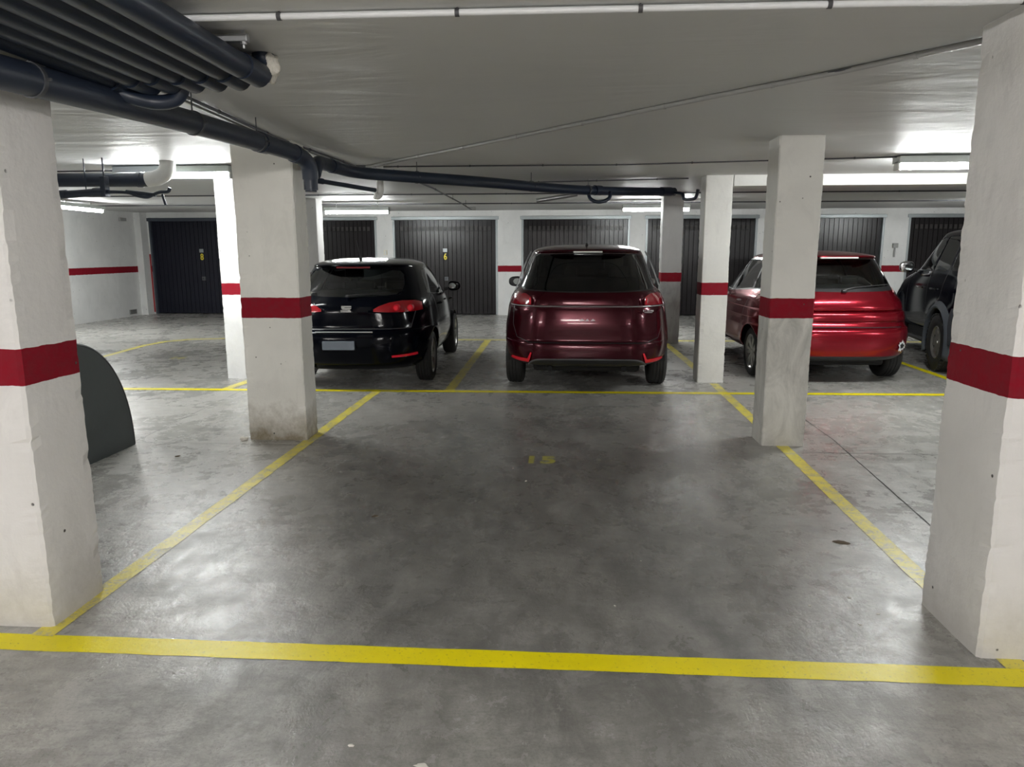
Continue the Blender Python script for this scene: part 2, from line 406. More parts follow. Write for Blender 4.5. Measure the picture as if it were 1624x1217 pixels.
strip_line('parking_line', [(1.85, 9.2), (1.80, 13.1)], .11, MYW, 'yellow line beside the people carrier near the thin pillar', .0018)
strip_line('parking_line', [(x, y) for x, y in ((-7.05, 8.3), (-7.15, 10.8), (-7.28, 12.0), (-7.2, 12.6), (-6.9, 12.95), (-6.4, 13.08), (-4, 13.12), (1.8, 13.2), (5, 13.25), (9, 13.3))], .10, MY, 'thin yellow line curving round the far left bay', .0012)
MSTENC = m_yellow('stencil_yellow', .55, (.42, .39, .08))
text_mesh('bay_number', '15', .26, MSTENC, fl, (-.17, 5.43, .0006), (0, 0, 0), .001)['label'] = 'faded yellow number fifteen stencilled on the floor'
text_mesh('bay_number', '16', .26, MSTENC, fl, (-5.9, 10.6, .0006), (0, 0, 0), .001)['label'] = 'scuffed yellow and white stencil remains in the far left bay'
MJ = simple('dark_joint', (.035, .034, .032), .9)
def joint(pts, wd=.009):
    strip_line('expansion_joint', pts, wd, MJ, 'dark saw cut joint in the concrete', .0008)
joint([(2.34, 8.2), (2.33, 6.2), (2.17, 4.1), (2.08, 2.9)], .011); joint([(1.75, 5.78), (3.05, 5.78), (9, 5.8)], .006)
joint([(-3.66, 5.0), (-3.66, 5.8), (-3.76, 8.3)], .006); joint([(-8, 5.75), (-2.1, 5.75)], .006)

# ---------------------------------------------------------------- pillars
def pillar(x0, x1, y0, y1, mat, label, z1=2.49, rough=.004, chip=.006, seed=0):
    """square concrete post with hand-cast, slightly ragged arrises"""
    cx, cy = (x0+x1)/2, (y0+y1)/2; hx, hy = (x1-x0)/2, (y1-y0)/2
    o_ = Vector((seed*3.1, seed*1.7, 0)); bm = bmesh.new(); nz = int(z1/.02); k = 6
    loop = []
    c = .010
    for sx, sy in ((-1, -1), (1, -1), (1, 1), (-1, 1)):
        # corner pair, then the edge run towards the next corner
        loop.append((sx, sy))
    outline = []
    for i in range(4):
        a = loop[i]; b = loop[(i+1) % 4]
        for j in range(k):
            t = j/k
            if j == 0: t = .03
            outline.append((a[0]+(b[0]-a[0])*t, a[1]+(b[1]-a[1])*t, j in (0,)))
        outline.append((a[0]+(b[0]-a[0])*.97, a[1]+(b[1]-a[1])*.97, True))
    rings = []
    for iz in range(nz+1):
        z = iz*z1/nz; ring = []
        for (u, v, corner) in outline:
            p = Vector((u*hx, v*hy, 0)); q = Vector((cx+p.x, cy+p.y, z))
            nrm = Vector((u if abs(u) > .999 else 0, v if abs(v) > .999 else 0, 0))
            d = noise.noise(q*3+o_)*rough*1.2
            if corner:
                n_ = noise.noise(Vector((q.x*4, q.y*4, q.z*16))+o_); n2 = noise.noise(Vector((q.x, q.y, q.z*45))+o_)
                d -= max(0, n_-.1)*chip*1.6+abs(n2)*chip*.9
                if z < .12: d -= (.12-z)*.03*abs(n2)
            ring.append(bm.verts.new(q+nrm*d))
        rings.append(ring)
    m = len(outline)
    for i in range(nz):
        for j in range(m): bm.faces.new((rings[i][j], rings[i][(j+1) % m], rings[i+1][(j+1) % m], rings[i+1][j]))
    bm.faces.new(rings[0][::-1]); bm.faces.new(rings[-1])
    return tag(obj('concrete_pillar', bm, mat), label, 'pillar')
BW = (.68, .665, .63)
pillar(-2.75, -2.185, 2.74, 3.10, plaster('pillar_near_left', (.80, .785, .765), (1.065, 1.215), dirt=.35), 'nearest white pillar with red band on the left edge, beside the curved grey board', seed=1, chip=.008)
pillar(1.66, 2.25, 2.76, 3.23, plaster('pillar_near_right', (.80, .785, .765), (1.055, 1.215), dirt=.3), 'nearest and tallest-looking white pillar with red band on the right edge', seed=2, chip=.008)
pillar(-2.70, -2.19, 5.90, 6.19, plaster('pillar_mid_left', (.80, .79, .74), (1.055, 1.225), dirt=.95), 'pillar with mould-stained foot left of the empty bay in front of the black car', seed=3, chip=.007)
pillar(1.66, 2.01, 5.97, 6.29, plaster('pillar_mid_right', (.76, .75, .71), (1.065, 1.225), (1.07, (.64, .63, .59)), dirt=.15), 'pillar with scuffed grey lower half in front of the bright red car', seed=4)
pillar(-4.30, -3.97, 8.88, 9.20, plaster('pillar_far_left', (.80, .80, .80), (1.07, 1.215)), 'brightly lit white pillar behind the mould-stained pillar, near the curved bay line', seed=5)
pillar(1.66, 1.98, 8.94, 9.24, plaster('pillar_far_right', (.74, .73, .70), (1.075, 1.225)), 'white pillar under the end of the ceiling beam, between the two red cars', seed=6)
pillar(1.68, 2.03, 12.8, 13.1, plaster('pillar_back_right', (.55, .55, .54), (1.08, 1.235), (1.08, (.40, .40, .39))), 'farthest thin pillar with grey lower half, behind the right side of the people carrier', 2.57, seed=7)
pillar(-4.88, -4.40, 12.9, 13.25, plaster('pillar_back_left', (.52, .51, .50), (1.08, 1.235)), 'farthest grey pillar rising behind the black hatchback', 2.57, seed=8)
tag(obj('ceiling_beam', B(1.99, XR, 8.95, 9.25, 2.355, 2.52, .004), plaster('beam_plaster', (.74, .735, .71))), 'white downstand beam between the right pillar and the side wall', 'beam', kind='structure')
tag(obj('ceiling_bulkhead', B(XL, -3.84, 5.06, 5.34, 2.1, 2.5, .004), plaster('bulk_plaster', (.40, .39, .38))), 'grey concrete downstand ending just behind the nearest left pillar', 'beam', kind='structure')

# ---------------------------------------------------------------- lamps
def lamp(x0, x1, y, z, label, rz=0, mat=None, name='fluorescent_lamp'):
    L = x1-x0; t = thing(name, ((x0+x1)/2, y, z), label, 'lamp', 'fluorescent ceiling lamps', rz)
    hl = L/2; bm = B(-hl, hl, -.085, .085, .020, .085, .006)
    obj('housing', bm, simple('lamp_housing', (.62, .66, .64), .5), t)
    for s in (-1, 1): obj('end_cap', B(s*hl-(.02 if s > 0 else 0), s*hl+(.02 if s < 0 else 0), -.05, .05, -.04, .045, .006), MWHITE, t)
    obj('tube', TB([(-hl+.022, 0, 0), (hl-.022, 0, 0)], .034, seg=16), mat or MTUBE, t, smooth=True)
    g = ceil_z(y)-z-.085
    if g > .012:
        for s in (-.4, .4): obj('suspension_rod', TB([(s, 0, .08), (s, 0, .085+g+.004)], .006, seg=8), MSTEEL, t)
    return t
lamp(-4.66, -3.42, 7.5, 2.388, 'lit fluorescent lamp behind the pipe elbow on the left')
lamp(3.11, 4.35, 7.3, 2.385, 'lit fluorescent lamp on the ceiling beside the nearest right pillar')
lamp(-4.60, -3.34, 14.0, 2.355, 'lit fluorescent lamp above the black hatchback')
lamp(1.08, 2.33, 14.0, 2.37, 'lit fluorescent lamp between the people carrier and the thin pillar')
lamp(-9.75, -8.25, 13.2, 2.40, 'lit fluorescent lamp near the white side wall by the navy door', rz=PI/2+.08)
lamp(7.6, 8.85, 14.0, 2.40, 'lit fluorescent lamp above the dark off-road car')
lamp(-.95, .30, -.9, 2.39, 'lit fluorescent lamp just behind the viewer', mat=MTUBEW)
lamp(-.6, .65, -4.6, 2.39, 'lit fluorescent lamp far behind the viewer', mat=MTUBEW)
lamp(7.0, 8.25, 2.6, 2.39, 'added unseen fluorescent fill lamp beside the right wall, outside the picture')  # unseen lamp added to fill the pillar sides and ceiling
lamp(-8.6, -7.35, 2.6, 2.39, 'added unseen fluorescent fill lamp beside the left wall, outside the picture')  # left counterpart, likewise added unseen for fill light
lamp(-6.2, -4.95, -1.2, 2.39, 'lit fluorescent lamp far to the left behind the viewer', mat=MTUBEW)
lamp(5.2, 6.45, -3.6, 2.39, 'lit fluorescent lamp far to the right behind the viewer', mat=MTUBEW)

# ---------------------------------------------------------------- pipes and conduits
def ring_clamp(parent, p, d, r, wd=.02, rod=True, mat=None, name='pipe_clamp'):
    p = Vector(p); d = Vector(d).normalized(); bm = bmesh.new()
    tube(bm, [p-d*wd/2, p+d*wd/2], r+.005, seg=20)
    s = d.cross(Vector((0, 0, 1))).normalized()
    tube(bm, [p+s*(r+.002), p+s*(r+.022)], .006, seg=8)
    if rod: tube(bm, [p+Vector((0, 0, r)), Vector((p.x, p.y, ceil_z(p.y)+.005))], .004, seg=8)
    obj(name, bm, mat or MCLAMP, parent, smooth=True)
def pipe_thing(name, pts, r, mat, label, cat, group=None, clamps=(), bend=6, couplings=()):
    o = obj(name, TB(catmull(pts, bend), r, seg=20), mat, smooth=True); tag(o, label, cat, group)
    for (a, b, t) in clamps:
        p = Vector(a).lerp(Vector(b), t); ring_clamp(o, p, Vector(b)-Vector(a), r)
    for (a, b, t, L) in couplings:
        p = Vector(a).lerp(Vector(b), t); d = (Vector(b)-Vector(a)).normalized()
        obj('coupling', TB([p-d*L/2, p+d*L/2], r+.006, seg=20), mat, o, smooth=True)
    return o
A = [(-2.05, 1.4, 2.185), (-2.05, 2.86, 2.255), (-2.05, 4.0, 2.30), (-2.05, 5.2, 2.335), (-2.04, 5.52, 2.335), (-2.03, 5.68, 2.32), (-2.01, 5.77, 2.27), (-2.01, 5.80, 2.17)]
mp = pipe_thing('drain_pipe', A, .062, MPIP2, 'long grey plastic drain pipe passing over the nearest left pillar', 'pipe',
    clamps=[(A[0], A[1], .96), (A[2], A[3], .04), (A[2], A[3], .75)], couplings=[(A[2], A[3], .83, .10), ((-2.04, 5.5, 2.335), (-2.03, 5.62, 2.325), .5, .06)])
obj('cleanout_cap', lathe(bmesh.new(), [(0, 2.07), (.045, 2.07), (.045, 2.085), (.055, 2.085), (.055, 2.2), (0, 2.2)], 24, 'z', (-2.01, 5.8, 0)), MPIP, mp, smooth=True)
C2 = [(-2.02, 5.92, 2.22), (-2.03, 6.02, 2.30), (-2.05, 6.15, 2.335), (-2.06, 6.4, 2.345), (-1.98, 6.9, 2.34), (-1.72, 7.2, 2.335), (-.89, 7.8, 2.32), (.04, 9.0, 2.335), (.87, 9.9, 2.375), (1.52, 10.5, 2.415)]
m2 = pipe_thing('drain_pipe', C2, .056, MPIP, 'dark plastic drain pipe crossing the ceiling towards the right pillar', 'pipe',
    clamps=[(C2[5], C2[6], .3), (C2[6], C2[7], .55), (C2[7], C2[8], .3)], couplings=[(C2[3], C2[4], .2, .09), (C2[7], C2[8], .45, .12), (C2[8], C2[9], .8, .2)])
pipe_thing('pipe_trap', [(1.50, 10.48, 2.40), (1.60, 10.3, 2.37), (1.62, 10.25, 2.30), (1.68, 10.15, 2.285), (1.74, 10.05, 2.30), (1.76, 10.0, 2.40)], .022, MPIP, 'small dark pipe trap at the end of the drain beside the right pillar', 'pipe')
pipe_thing('pipe_trap', [(.30, 9.32, 2.33), (.31, 9.28, 2.26), (.36, 9.25, 2.215), (.43, 9.25, 2.20), (.51, 9.28, 2.22), (.56, 9.32, 2.26), (.57, 9.36, 2.33)], .022, MPIP, 'small dark u-shaped trap hanging under the middle of the drain', 'pipe')
obj('support_arm', TB([(-.35, 9.3, 2.225), (.16, 9.3, 2.30)], .026, seg=14), MSTEEL, m2, smooth=True)['label'] = 'short grey metal arm slung under the pipe'
pipe_thing('waste_branch', [(-2.37, 6.9, 2.27), (-1.95, 7.58, 2.225)], .022, MPIP, 'thin dark waste pipe running from the cleanout to the white elbow', 'pipe', couplings=[((-2.37, 6.9, 2.27), (-1.95, 7.58, 2.225), .1, .08)])
pipe_thing('white_elbow', [(-1.90, 7.6, 2.49), (-1.90, 7.6, 2.28), (-1.905, 7.6, 2.20), (-1.925, 7.58, 2.165), (-1.95, 7.56, 2.17)], .036, MWHITE, 'dusty white pipe elbow dropping from the ceiling beyond the cleanout', 'pipe')
# fan of parallel pipes, upper left
ends = [(-1.37, 3.36), (-1.475, 3.40), (-1.58, 3.40), (-1.685, 3.40), (-1.79, 3.38), (-1.895, 3.40), (-2.00, 3.42)]
order = ['rightmost', 'second from the right', 'third from the right', 'middle', 'third from the left', 'second from the left', 'leftmost']
bund = []
for i, (ex, ey) in enumerate(ends):
    dx = -.085
    a = (ex+dx*-3.0*.35-.10, ey-3.6, 2.405-.004*i); b = (ex-.02, ey-.25, 2.385-.004*i); c = (ex, ey-.05, 2.38-.004*i); d = (ex+.005, ey+.02, 2.40)
    o = obj('ceiling_pipe', TB([a, b, c], .048 if i else .052, seg=20), MPIP, smooth=True)
    tag(o, '%s of the seven parallel dark pipes under the ceiling%s' % (order[i], ', ending in pale foam' if i == 0 else ''), 'pipe', 'parallel dark pipes at upper left')
    obj('coupling', TB([(ex-.008, ey-.18, 2.382-.004*i), (ex, ey-.02, 2.38-.004*i)], .055, seg=20), MPIP, o, smooth=True)
    obj('elbow', TB(catmull([(ex, ey-.06, 2.38-.004*i), (ex+.002, ey+.0, 2.39), (ex+.004, ey+.03, 2.43), (ex+.004, ey+.03, 2.49)], 5), .048, seg=20), MPIP, o, smooth=True)
    bund.append(o)
def blob(c, s, seed, n=3):
    bm = bmesh.new(); bmesh.ops.create_icosphere(bm, subdivisions=n, radius=1)
    for v in bm.verts:
        k = 1+noise.noise(v.co*1.7+Vector((seed, 0, 0)))*.45+noise.noise(v.co*5+Vector((seed, 3, 0)))*.18
        v.co = Vector((c[0]+v.co.x*s[0]*k, c[1]+v.co.y*s[1]*k, c[2]+v.co.z*s[2]*k))
    return bm
fo = obj('sealing_foam', blob((-1.345, 3.40, 2.425), (.045, .055, .06), 2, 4), MFOAM, bund[0], smooth='all')
fo['label'] = 'pale crumpled sealing foam at the pipe end'
br = obj('support_rail', B(-2.1, -1.28, 3.02, 3.05, 2.435, 2.465, .003), MSTEEL); tag(br, 'thin steel rail carrying the seven parallel pipes', 'rail')
bm = bmesh.new(); tube(bm, [(-1.30, 3.035, 2.41), (-1.30, 3.035, 2.49)], .006, seg=8); tube(bm, [(-1.30, 3.035, 2.425), (-1.30, 3.035, 2.437)], .013, seg=6); obj('bolt', bm, MSTEEL, br)
pipe_thing('flexible_hose', [(-2.45, 2.6, 2.44), (-2.40, 2.95, 2.42), (-2.30, 3.15, 2.40), (-2.17, 3.26, 2.37), (-2.06, 3.3, 2.325), (-1.97, 3.33, 2.295), (-1.89, 3.38, 2.28), (-1.81, 3.40, 2.29), (-1.765, 3.40, 2.33), (-1.75, 3.40, 2.40)], .033, MPIP, 'black flexible hose looping below the ends of the parallel pipes', 'hose')
# coil of flexible conduit behind
pts = [(-2.50+.42*t/40, 3.30+.03*t/40, 2.44+.012*math.sin(t*1.9)) for t in range(41)]
tag(obj('ribbed_conduit', TB(pts, [.014+.002*(i % 2) for i in range(41)], seg=10), MPIP, smooth=True), 'short length of ribbed black conduit behind the flexible hose', 'conduit')

def conduit(pts, r, mat, label, nclip=0, name='conduit', clipmat=None, group='ceiling conduits'):
    o = obj(name, TB(pts, r, seg=10), mat, smooth=True); tag(o, label, 'conduit', group)
    if nclip:
        P = [Vector(p) for p in pts]; tot = sum((P[i+1]-P[i]).length for i in range(len(P)-1))
        for k in range(nclip):
            s = (k+.5)/nclip*tot
            for i in range(len(P)-1):
                L = (P[i+1]-P[i]).length
                if s <= L: break
                s -= L
            d = (P[i+1]-P[i]).normalized(); p = P[i]+d*s
            bm = TB([p-d*.008, p+d*.008], r+.003, seg=12); tube(bm, [p, Vector((p.x, p.y, ceil_z(p.y)+.003))], .004, seg=6)
            obj('clip', bm, clipmat or MCLIP, o, smooth=True)
    return o
def cz(x, y, r): return (x, y, ceil_z(y)-r-.004)
conduit([cz(-3.4, 2.80, .013), cz(2.6, 2.86, .013)], .012, MCONDW, 'bright white conduit crossing the ceiling nearest the viewer', 9)
conduit([cz(-.2+2.0, 3.30, .01), cz(1.35, 3.86, .01), cz(.86, 4.38, .01), cz(-.7, 6.14, .01), cz(-2.08, 7.66, .01)], .014, MCOND, 'grey conduit running diagonally across the ceiling to the right pillar', 8, clipmat=MCOND)
conduit([cz(1.83, 3.30, .008), cz(-2.05, 7.72, .008)], .007, MCONDD, 'thin dark cable beside the diagonal grey conduit', 0)
conduit([cz(-2.10, 7.66, .008), cz(.6, 7.70, .008), cz(3.12, 7.30, .008)], .007, MCONDD, 'thin conduit feeding the ceiling lamp beside the nearest right pillar', 7)
conduit([cz(-2.10, 1.6, .01), cz(-2.14, 4.1, .01), cz(-2.22, 5.6, .01), cz(-2.15, 7.65, .01)], .010, MCONDD, 'dark conduit alongside the long grey drain pipe', 7)
conduit([cz(-2.18, 1.6, .01), cz(-2.2, 4.1, .01), cz(-2.28, 5.6, .01), cz(-2.21, 7.65, .01)], .008, MCOND, 'thin grey conduit alongside the long grey drain pipe', 0)
conduit([cz(-2.1, 7.75, .01), cz(-.5, 9.6, .01), cz(1.5, 9.2, .01)], .008, MCONDD, 'thin conduit above the middle drain pipe', 6)
conduit([cz(-1.87, 8.3, .012), cz(-1.86, 10.5, .012), (-1.84, 13.2, 2.45), (-1.84, 14.6, 2.42)], .011, MCONDD, 'dark conduit running from the middle drain towards door six', 4)
conduit([cz(XL+.1, 11.7, .01), cz(10.5, 12.0, .01)], .010, MCONDD, 'dark conduit crossing the ceiling in front of the far pillars', 14)
conduit([cz(XL+.1, 14.75, .01), cz(10.5, 14.9, .01)], .012, MCONDD, 'dark conduit crossing the ceiling nearest the garage doors', 12)
conduit([cz(XL+.4, 7.9, .01), cz(-2.2, 7.7, .01)], .009, MCONDD, 'thin conduit feeding the lamp behind the pipe elbow', 8)
tag(obj('junction_box', B(-2.15, -2.05, 7.6, 7.7, 2.445, 2.481, .004), MCONDD), 'small dark junction box where the ceiling conduits meet', 'box')
tag(obj('junction_box', B(-1.92, -1.76, 14.6, 14.7, 2.41, 2.47, .004), MCOND), 'small grey junction box in front of door six', 'box')
# left pipes
bp = pipe_thing('drain_pipe', [(-6.4, 7.1, 2.315), (-4.4, 7.1, 2.305), (-4.12, 7.1, 2.305), (-4.0, 7.1, 2.32), (-3.915, 7.1, 2.37), (-3.89, 7.1, 2.43), (-3.89, 7.1, 2.50)], .068, MPIP, 'thick drain pipe with an elbow turning up into the ceiling in front of the lamp', 'pipe',
    couplings=[((-4.4, 7.1, 2.305), (-4.0, 7.1, 2.305), .55, .05)])
obj('elbow', TB(catmull([(-4.10, 7.1, 2.305), (-4.0, 7.1, 2.322), (-3.915, 7.1, 2.37), (-3.89, 7.1, 2.43), (-3.89, 7.1, 2.49)], 6), .074, seg=24), MWHITE, bp, smooth=True)['label'] = 'elbow turning up, coloured pale as lit by the lamp'  # pale colour stands in for lamp light on the dark elbow
lw = pipe_thing('waste_pipe', [(-6.0, 6.8, 2.10), (-4.95, 6.8, 2.135), (-4.40, 6.8, 2.165)], .036, MPIP, 'lower dark waste pipe hung on a threaded rod below the thick drain', 'pipe', couplings=[((-4.95, 6.8, 2.135), (-4.4, 6.8, 2.165), .97, .11), ((-4.95, 6.8, 2.135), (-4.4, 6.8, 2.165), .3, .08)])
obj('threaded_rod', TB([(-4.36, 6.8, 2.17), (-4.36, 6.8, 2.48)], .007, seg=8), MPIP, lw); obj('threaded_rod', TB([(-4.58, 6.85, 2.16), (-4.58, 6.85, 2.48)], .005, seg=8), MPIP, lw)
obj('hanger', B(-4.385, -4.335, 6.76, 6.84, 2.12, 2.31, .006), MPIP, lw)
obj('branch', TB(catmull([(-4.40, 6.8, 2.165), (-4.15, 6.8, 2.16), (-4.05, 6.8, 2.13), (-3.95, 6.8, 2.115), (-3.88, 6.8, 2.14), (-3.82, 6.8, 2.16), (-3.74, 6.8, 2.165), (-3.72, 6.8, 2.20)], 5), .016, seg=12), MPIP, lw, smooth=True)
obj('branch', TB([(-4.15, 6.8, 2.17), (-3.86, 6.8, 2.135)], .016, seg=12), MPIP, lw, smooth=True)
obj('outlet', TB([(-3.80, 6.8, 2.14), (-3.775, 6.8, 2.04)], .012, seg=12), MPIP, lw, smooth=True)
# small fixtures on the walls
tag(obj('wall_box', B(XL, XL+.06, 17.45, 17.7, 2.36, 2.44, .005), MCOND), 'small grey box high on the side wall by the navy door', 'box')
vg = obj('vent_grille', B(XL, XL+.02, 17.55, 17.85, .05, .17, .003), MCOND); tag(vg, 'small grey vent low on the side wall by the navy door', 'vent')
bm = bmesh.new()
for k in range(3): box(bm, XL+.018, XL+.023, 17.58, 17.82, .07+k*.032, .085+k*.032)
obj('slot', bm, MVOID, vg)
sw = thing('light_switch', (-4.52, YB, 1.58), 'small light switch on the white wall left of door six', 'switch')
obj('plate', B(-.045, .045, -.012, 0, -.06, .06, .004), simple('cream_switch', (.62, .58, .45), .5), sw)
obj('rocker', B(-.022, .022, -.018, -.012, .0, .04, .003), MPLATE, sw); obj('rocker', B(-.022, .022, -.018, -.012, -.045, -.005, .003), MPLATE, sw)
bo = thing('wall_buzzer', (7.98, YB, 1.45), 'small post-mounted buzzer on the white wall between the right-hand doors', 'buzzer')
obj('stem', TB([(0, -.03, 0), (0, -.03, .22)], .018, seg=10), MCOND, bo); obj('head', B(-.06, .06, -.07, 0, .22, .33, .01), MCOND, bo)

# half-round board standing by the near left pillar
bd = bmesh.new(); poly = [(4.33, 0), (5.68, 0)]+[(5.005+.675*math.cos(PI*k/40)*1.0, .93*math.sin(PI*k/40)**.92) for k in range(1, 40)]
prism(bd, poly, 'x', -3.62, -3.60); bo_ = obj('half_round_board', bd, MBOARD, smooth=20)
tag(bo_, 'dark grey half-round sheet board standing upright beside the nearest left pillar', 'board')
ed = [(-3.61, y, z) for y, z in poly[1:]+[poly[0]]]
obj('edge_trim', TB([(-3.61, y, max(z, .006)) for y, z in poly[1:]], .013, seg=8), simple('board_edge', (.02, .022, .025), .5), bo_, smooth=True)

# debris on the floor
MCHIP = simple('plaster_chip', (.7, .68, .62), .9); MLEAF = simple('dry_leaf', (.10, .07, .04), .9)
def crumb(x, y, s, mat, name, label, cat, grp, rz=0, flat=.35):
    bm = bmesh.new(); bmesh.ops.create_icosphere(bm, subdivisions=2, radius=1)
    for v in bm.verts:
        k = 1+noise.noise(v.co*1.5+Vector((x*9, y*7, 0)))*.6
        v.co = Vector((v.co.x*s*k, v.co.y*s*.6*k, max(0, v.co.z*s*flat*k+s*flat*.5)))
    o = obj(name, bm, mat, smooth=30); o.location = (x, y, 0); o.rotation_euler = (0, 0, rz); return tag(o, label, cat, grp)
for x, y, s, where in ((-.68, 2.08, .010, 0), (1.14, 3.16, .009, 1), (1.35, 3.25, .008, 1), (1.42, 3.1, .008, 1), (1.3, 3.0, .007, 1), (.42, 3.6, .006, 2), (.25, 3.1, .006, 2), (-.25, 4.9, .010, 3), (-.36, 5.2, .008, 3)):
    lab = ['tiny pale plaster chip on the floor in front of the bright yellow line', 'tiny pale plaster chip scattered beside the foot of the nearest right pillar',
           'tiny pale speck of plaster in the middle of the empty bay', 'tiny pale plaster chip lying near the stencilled number fifteen'][where]
    crumb(x, y, s, MCHIP, 'plaster_chip', lab, 'chip', ['plaster chip outside the bay', 'chips beside the right pillar', 'specks in the middle of the bay', 'chips near the bay number'][where], x*9)
crumb(-1.14, 4.15, .022, MLEAF, 'dry_leaf', 'small dry leaf on the floor inside the empty bay', 'leaf', None, .5, .15)
crumb(1.56, 3.92, .045, MLEAF, 'dry_twig', 'dark twig lying on the worn yellow line at the right', 'twig', None, -.3, .06)
crumb(-.43, 2.00, .022, MCHIP, 'paint_flake', 'flat pale flake on the floor in front of the front yellow line', 'flake', None, -.3, .08)
crumb(-2.73, 5.86, .035, MFOAM, 'crumpled_paper', 'crumpled white scrap at the foot of the mould-stained pillar', 'paper', None, .4, .7)
crumb(-3.05, 5.35, .022, MLEAF, 'cigarette_end', 'brown scrap on the floor between the board and the mould-stained pillar', 'scrap', None, .7, .2)
#CARS
# ---------------------------------------------------------------- cars
# car space: x lateral (right positive), y forward from the rear bumper, z up
def lerp_rows(ctrl, sub):
    P = catmull([c[:3] for c in ctrl], sub); Q = catmull([c[3:] for c in ctrl], sub)
    return [tuple(a)+tuple(b) for a, b in zip(P, Q)]
def car_shell(ctrl, ym, sub=4, arches=(), arch_r=.37, flare=.012, closed_bottom=True):
    """stack of rounded plan outlines from the sill to the roof; rows (z, half width, y rear, y front, roundness rear, roundness front)"""
    rows = lerp_rows(ctrl, sub); bm = bmesh.new(); rings = []
    NR, NC, NS = 9, 7, 22
    for (z, w, yr, yf, nr, nf) in rows:
        z, w = z, max(w, .02); half = []
        for part, (ye, n) in enumerate(((yr, nr), (yf, nf))):
            pts = []; us = .80; v0 = (1-us**n)**(1/n)
            for k in range(NR): u = us*k/NR; pts.append((u*w, (1-u**n)**(1/n)))
            for k in range(NS+1):
                s = k/NS; v = v0*(1-s**1.35); pts.append((w*(1-v**n)**(1/n), v))
            pts = [(x, ym+(ye-ym)*v) for x, v in pts]
            half += pts if part == 0 else pts[::-1][1:]
        ring = []
        full = half+[(-x, y) for x, y in half[1:-1]][::-1]
        for x, y in full:
            for ay, az in arches:
                d = math.hypot(y-ay, z-az)
                if z < 1.0 and abs(x) > w*.8: x += math.copysign(flare*math.exp(-((d-arch_r)/.10)**2), x)
            ring.append(bm.verts.new((x, y, z)))
        rings.append(ring)
    m = len(rings[0])
    for i in range(len(rings)-1):
        for k in range(m): bm.faces.new((rings[i][k], rings[i][(k+1) % m], rings[i+1][(k+1) % m], rings[i+1][k]))
    bm.faces.new(rings[-1])
    if closed_bottom: bm.faces.new(rings[0][::-1])
    bmesh.ops.recalc_face_normals(bm, faces=bm.faces); return bm
def inpoly(p, poly):
    x, y = p; r = False; n = len(poly)
    for i in range(n):
        x1, y1 = poly[i]; x2, y2 = poly[(i+1) % n]
        if (y1 > y) != (y2 > y) and x < (x2-x1)*(y-y1)/(y2-y1)+x1: r = not r
    return r
def cut(bm, poly, axis, cond):
    """score the shell along a polygon drawn in rear view (axis y: x,z) or side view (axis x: y,z); returns faces inside"""
    ia, ib = (0, 2) if axis == 'y' else (1, 2)
    xs = [p[0] for p in poly]; zs = [p[1] for p in poly]; mg = .12
    bb = (min(xs)-mg, max(xs)+mg, min(zs)-mg, max(zs)+mg)
    def near(f):
        if not cond(f.calc_center_median()): return False
        vs = [(v.co[ia], v.co[ib]) for v in f.verts]
        return max(v[0] for v in vs) > bb[0] and min(v[0] for v in vs) < bb[1] and max(v[1] for v in vs) > bb[2] and min(v[1] for v in vs) < bb[3]
    for i in range(len(poly)):
        a, b = poly[i], poly[(i+1) % len(poly)]
        du, dv = b[0]-a[0], b[1]-a[1]
        if math.hypot(du, dv) < 1e-6: continue
        co = [0, 0, 0]; no = [0, 0, 0]; co[ia], co[ib] = a; no[ia], no[ib] = dv, -du
        L2 = du*du+dv*dv; fs = []
        for f in bm.faces:
            if not near(f): continue
            # only faces around this edge of the polygon
            vs = [((v.co[ia]-a[0])*du+(v.co[ib]-a[1])*dv)/L2 for v in f.verts]
            if max(vs) > -.02 and min(vs) < 1.02: fs.append(f)
        if not fs: continue
        es = {e for f in fs for e in f.edges}; vs = {v for f in fs for v in f.verts}
        bmesh.ops.bisect_plane(bm, geom=list(fs)+list(es)+list(vs), plane_co=co, plane_no=no, dist=1e-6)
    return [f for f in bm.faces if cond(f.calc_center_median()) and inpoly((f.calc_center_median()[ia], f.calc_center_median()[ib]), poly)]
def take(bm, faces, off=0.0, delete=True, thick=0.0):
    """lift faces out of the shell into a mesh of their own, pushed out along the normals"""
    nb = bmesh.new(); mp_ = {}; mpi = {}
    for f in faces:
        for v in f.verts:
            if v not in mp_:
                mp_[v] = nb.verts.new(v.co+v.normal*off)
                if thick: mpi[v] = nb.verts.new(v.co+v.normal*(off-thick))
    cnt = {}
    for f in faces:
        nf = nb.faces.new([mp_[v] for v in f.verts]); nf.smooth = True
        if thick: nb.faces.new([mpi[v] for v in f.verts][::-1])
        for e in f.edges: cnt[e] = cnt.get(e, 0)+1
    if thick:
        for f in faces:
            vs = list(f.verts)
            for i in range(len(vs)):
                a, b = vs[i], vs[(i+1) % len(vs)]
                e = next((e for e in f.edges if a in e.verts and b in e.verts), None)
                if e and cnt[e] == 1: nb.faces.new((mp_[b], mp_[a], mpi[a], mpi[b]))
    if delete: bmesh.ops.delete(bm, geom=list(faces), context='FACES')
    return nb
def rpoly(pts, r=.04, n=4):
    """round the corners of a polygon"""
    out = []; m = len(pts)
    for i in range(m):
        p0, p1, p2 = Vector(pts[i-1]), Vector(pts[i]), Vector(pts[(i+1) % m])
        a = (p0-p1); b = (p2-p1); rr = min(r, a.length*.45, b.length*.45); a = p1+a.normalized()*rr; b = p1+b.normalized()*rr
        for k in range(n+1):
            t = k/n; q = a*(1-t)**2+p1*2*t*(1-t)+b*t*t; out.append((q.x, q.y))
    return out
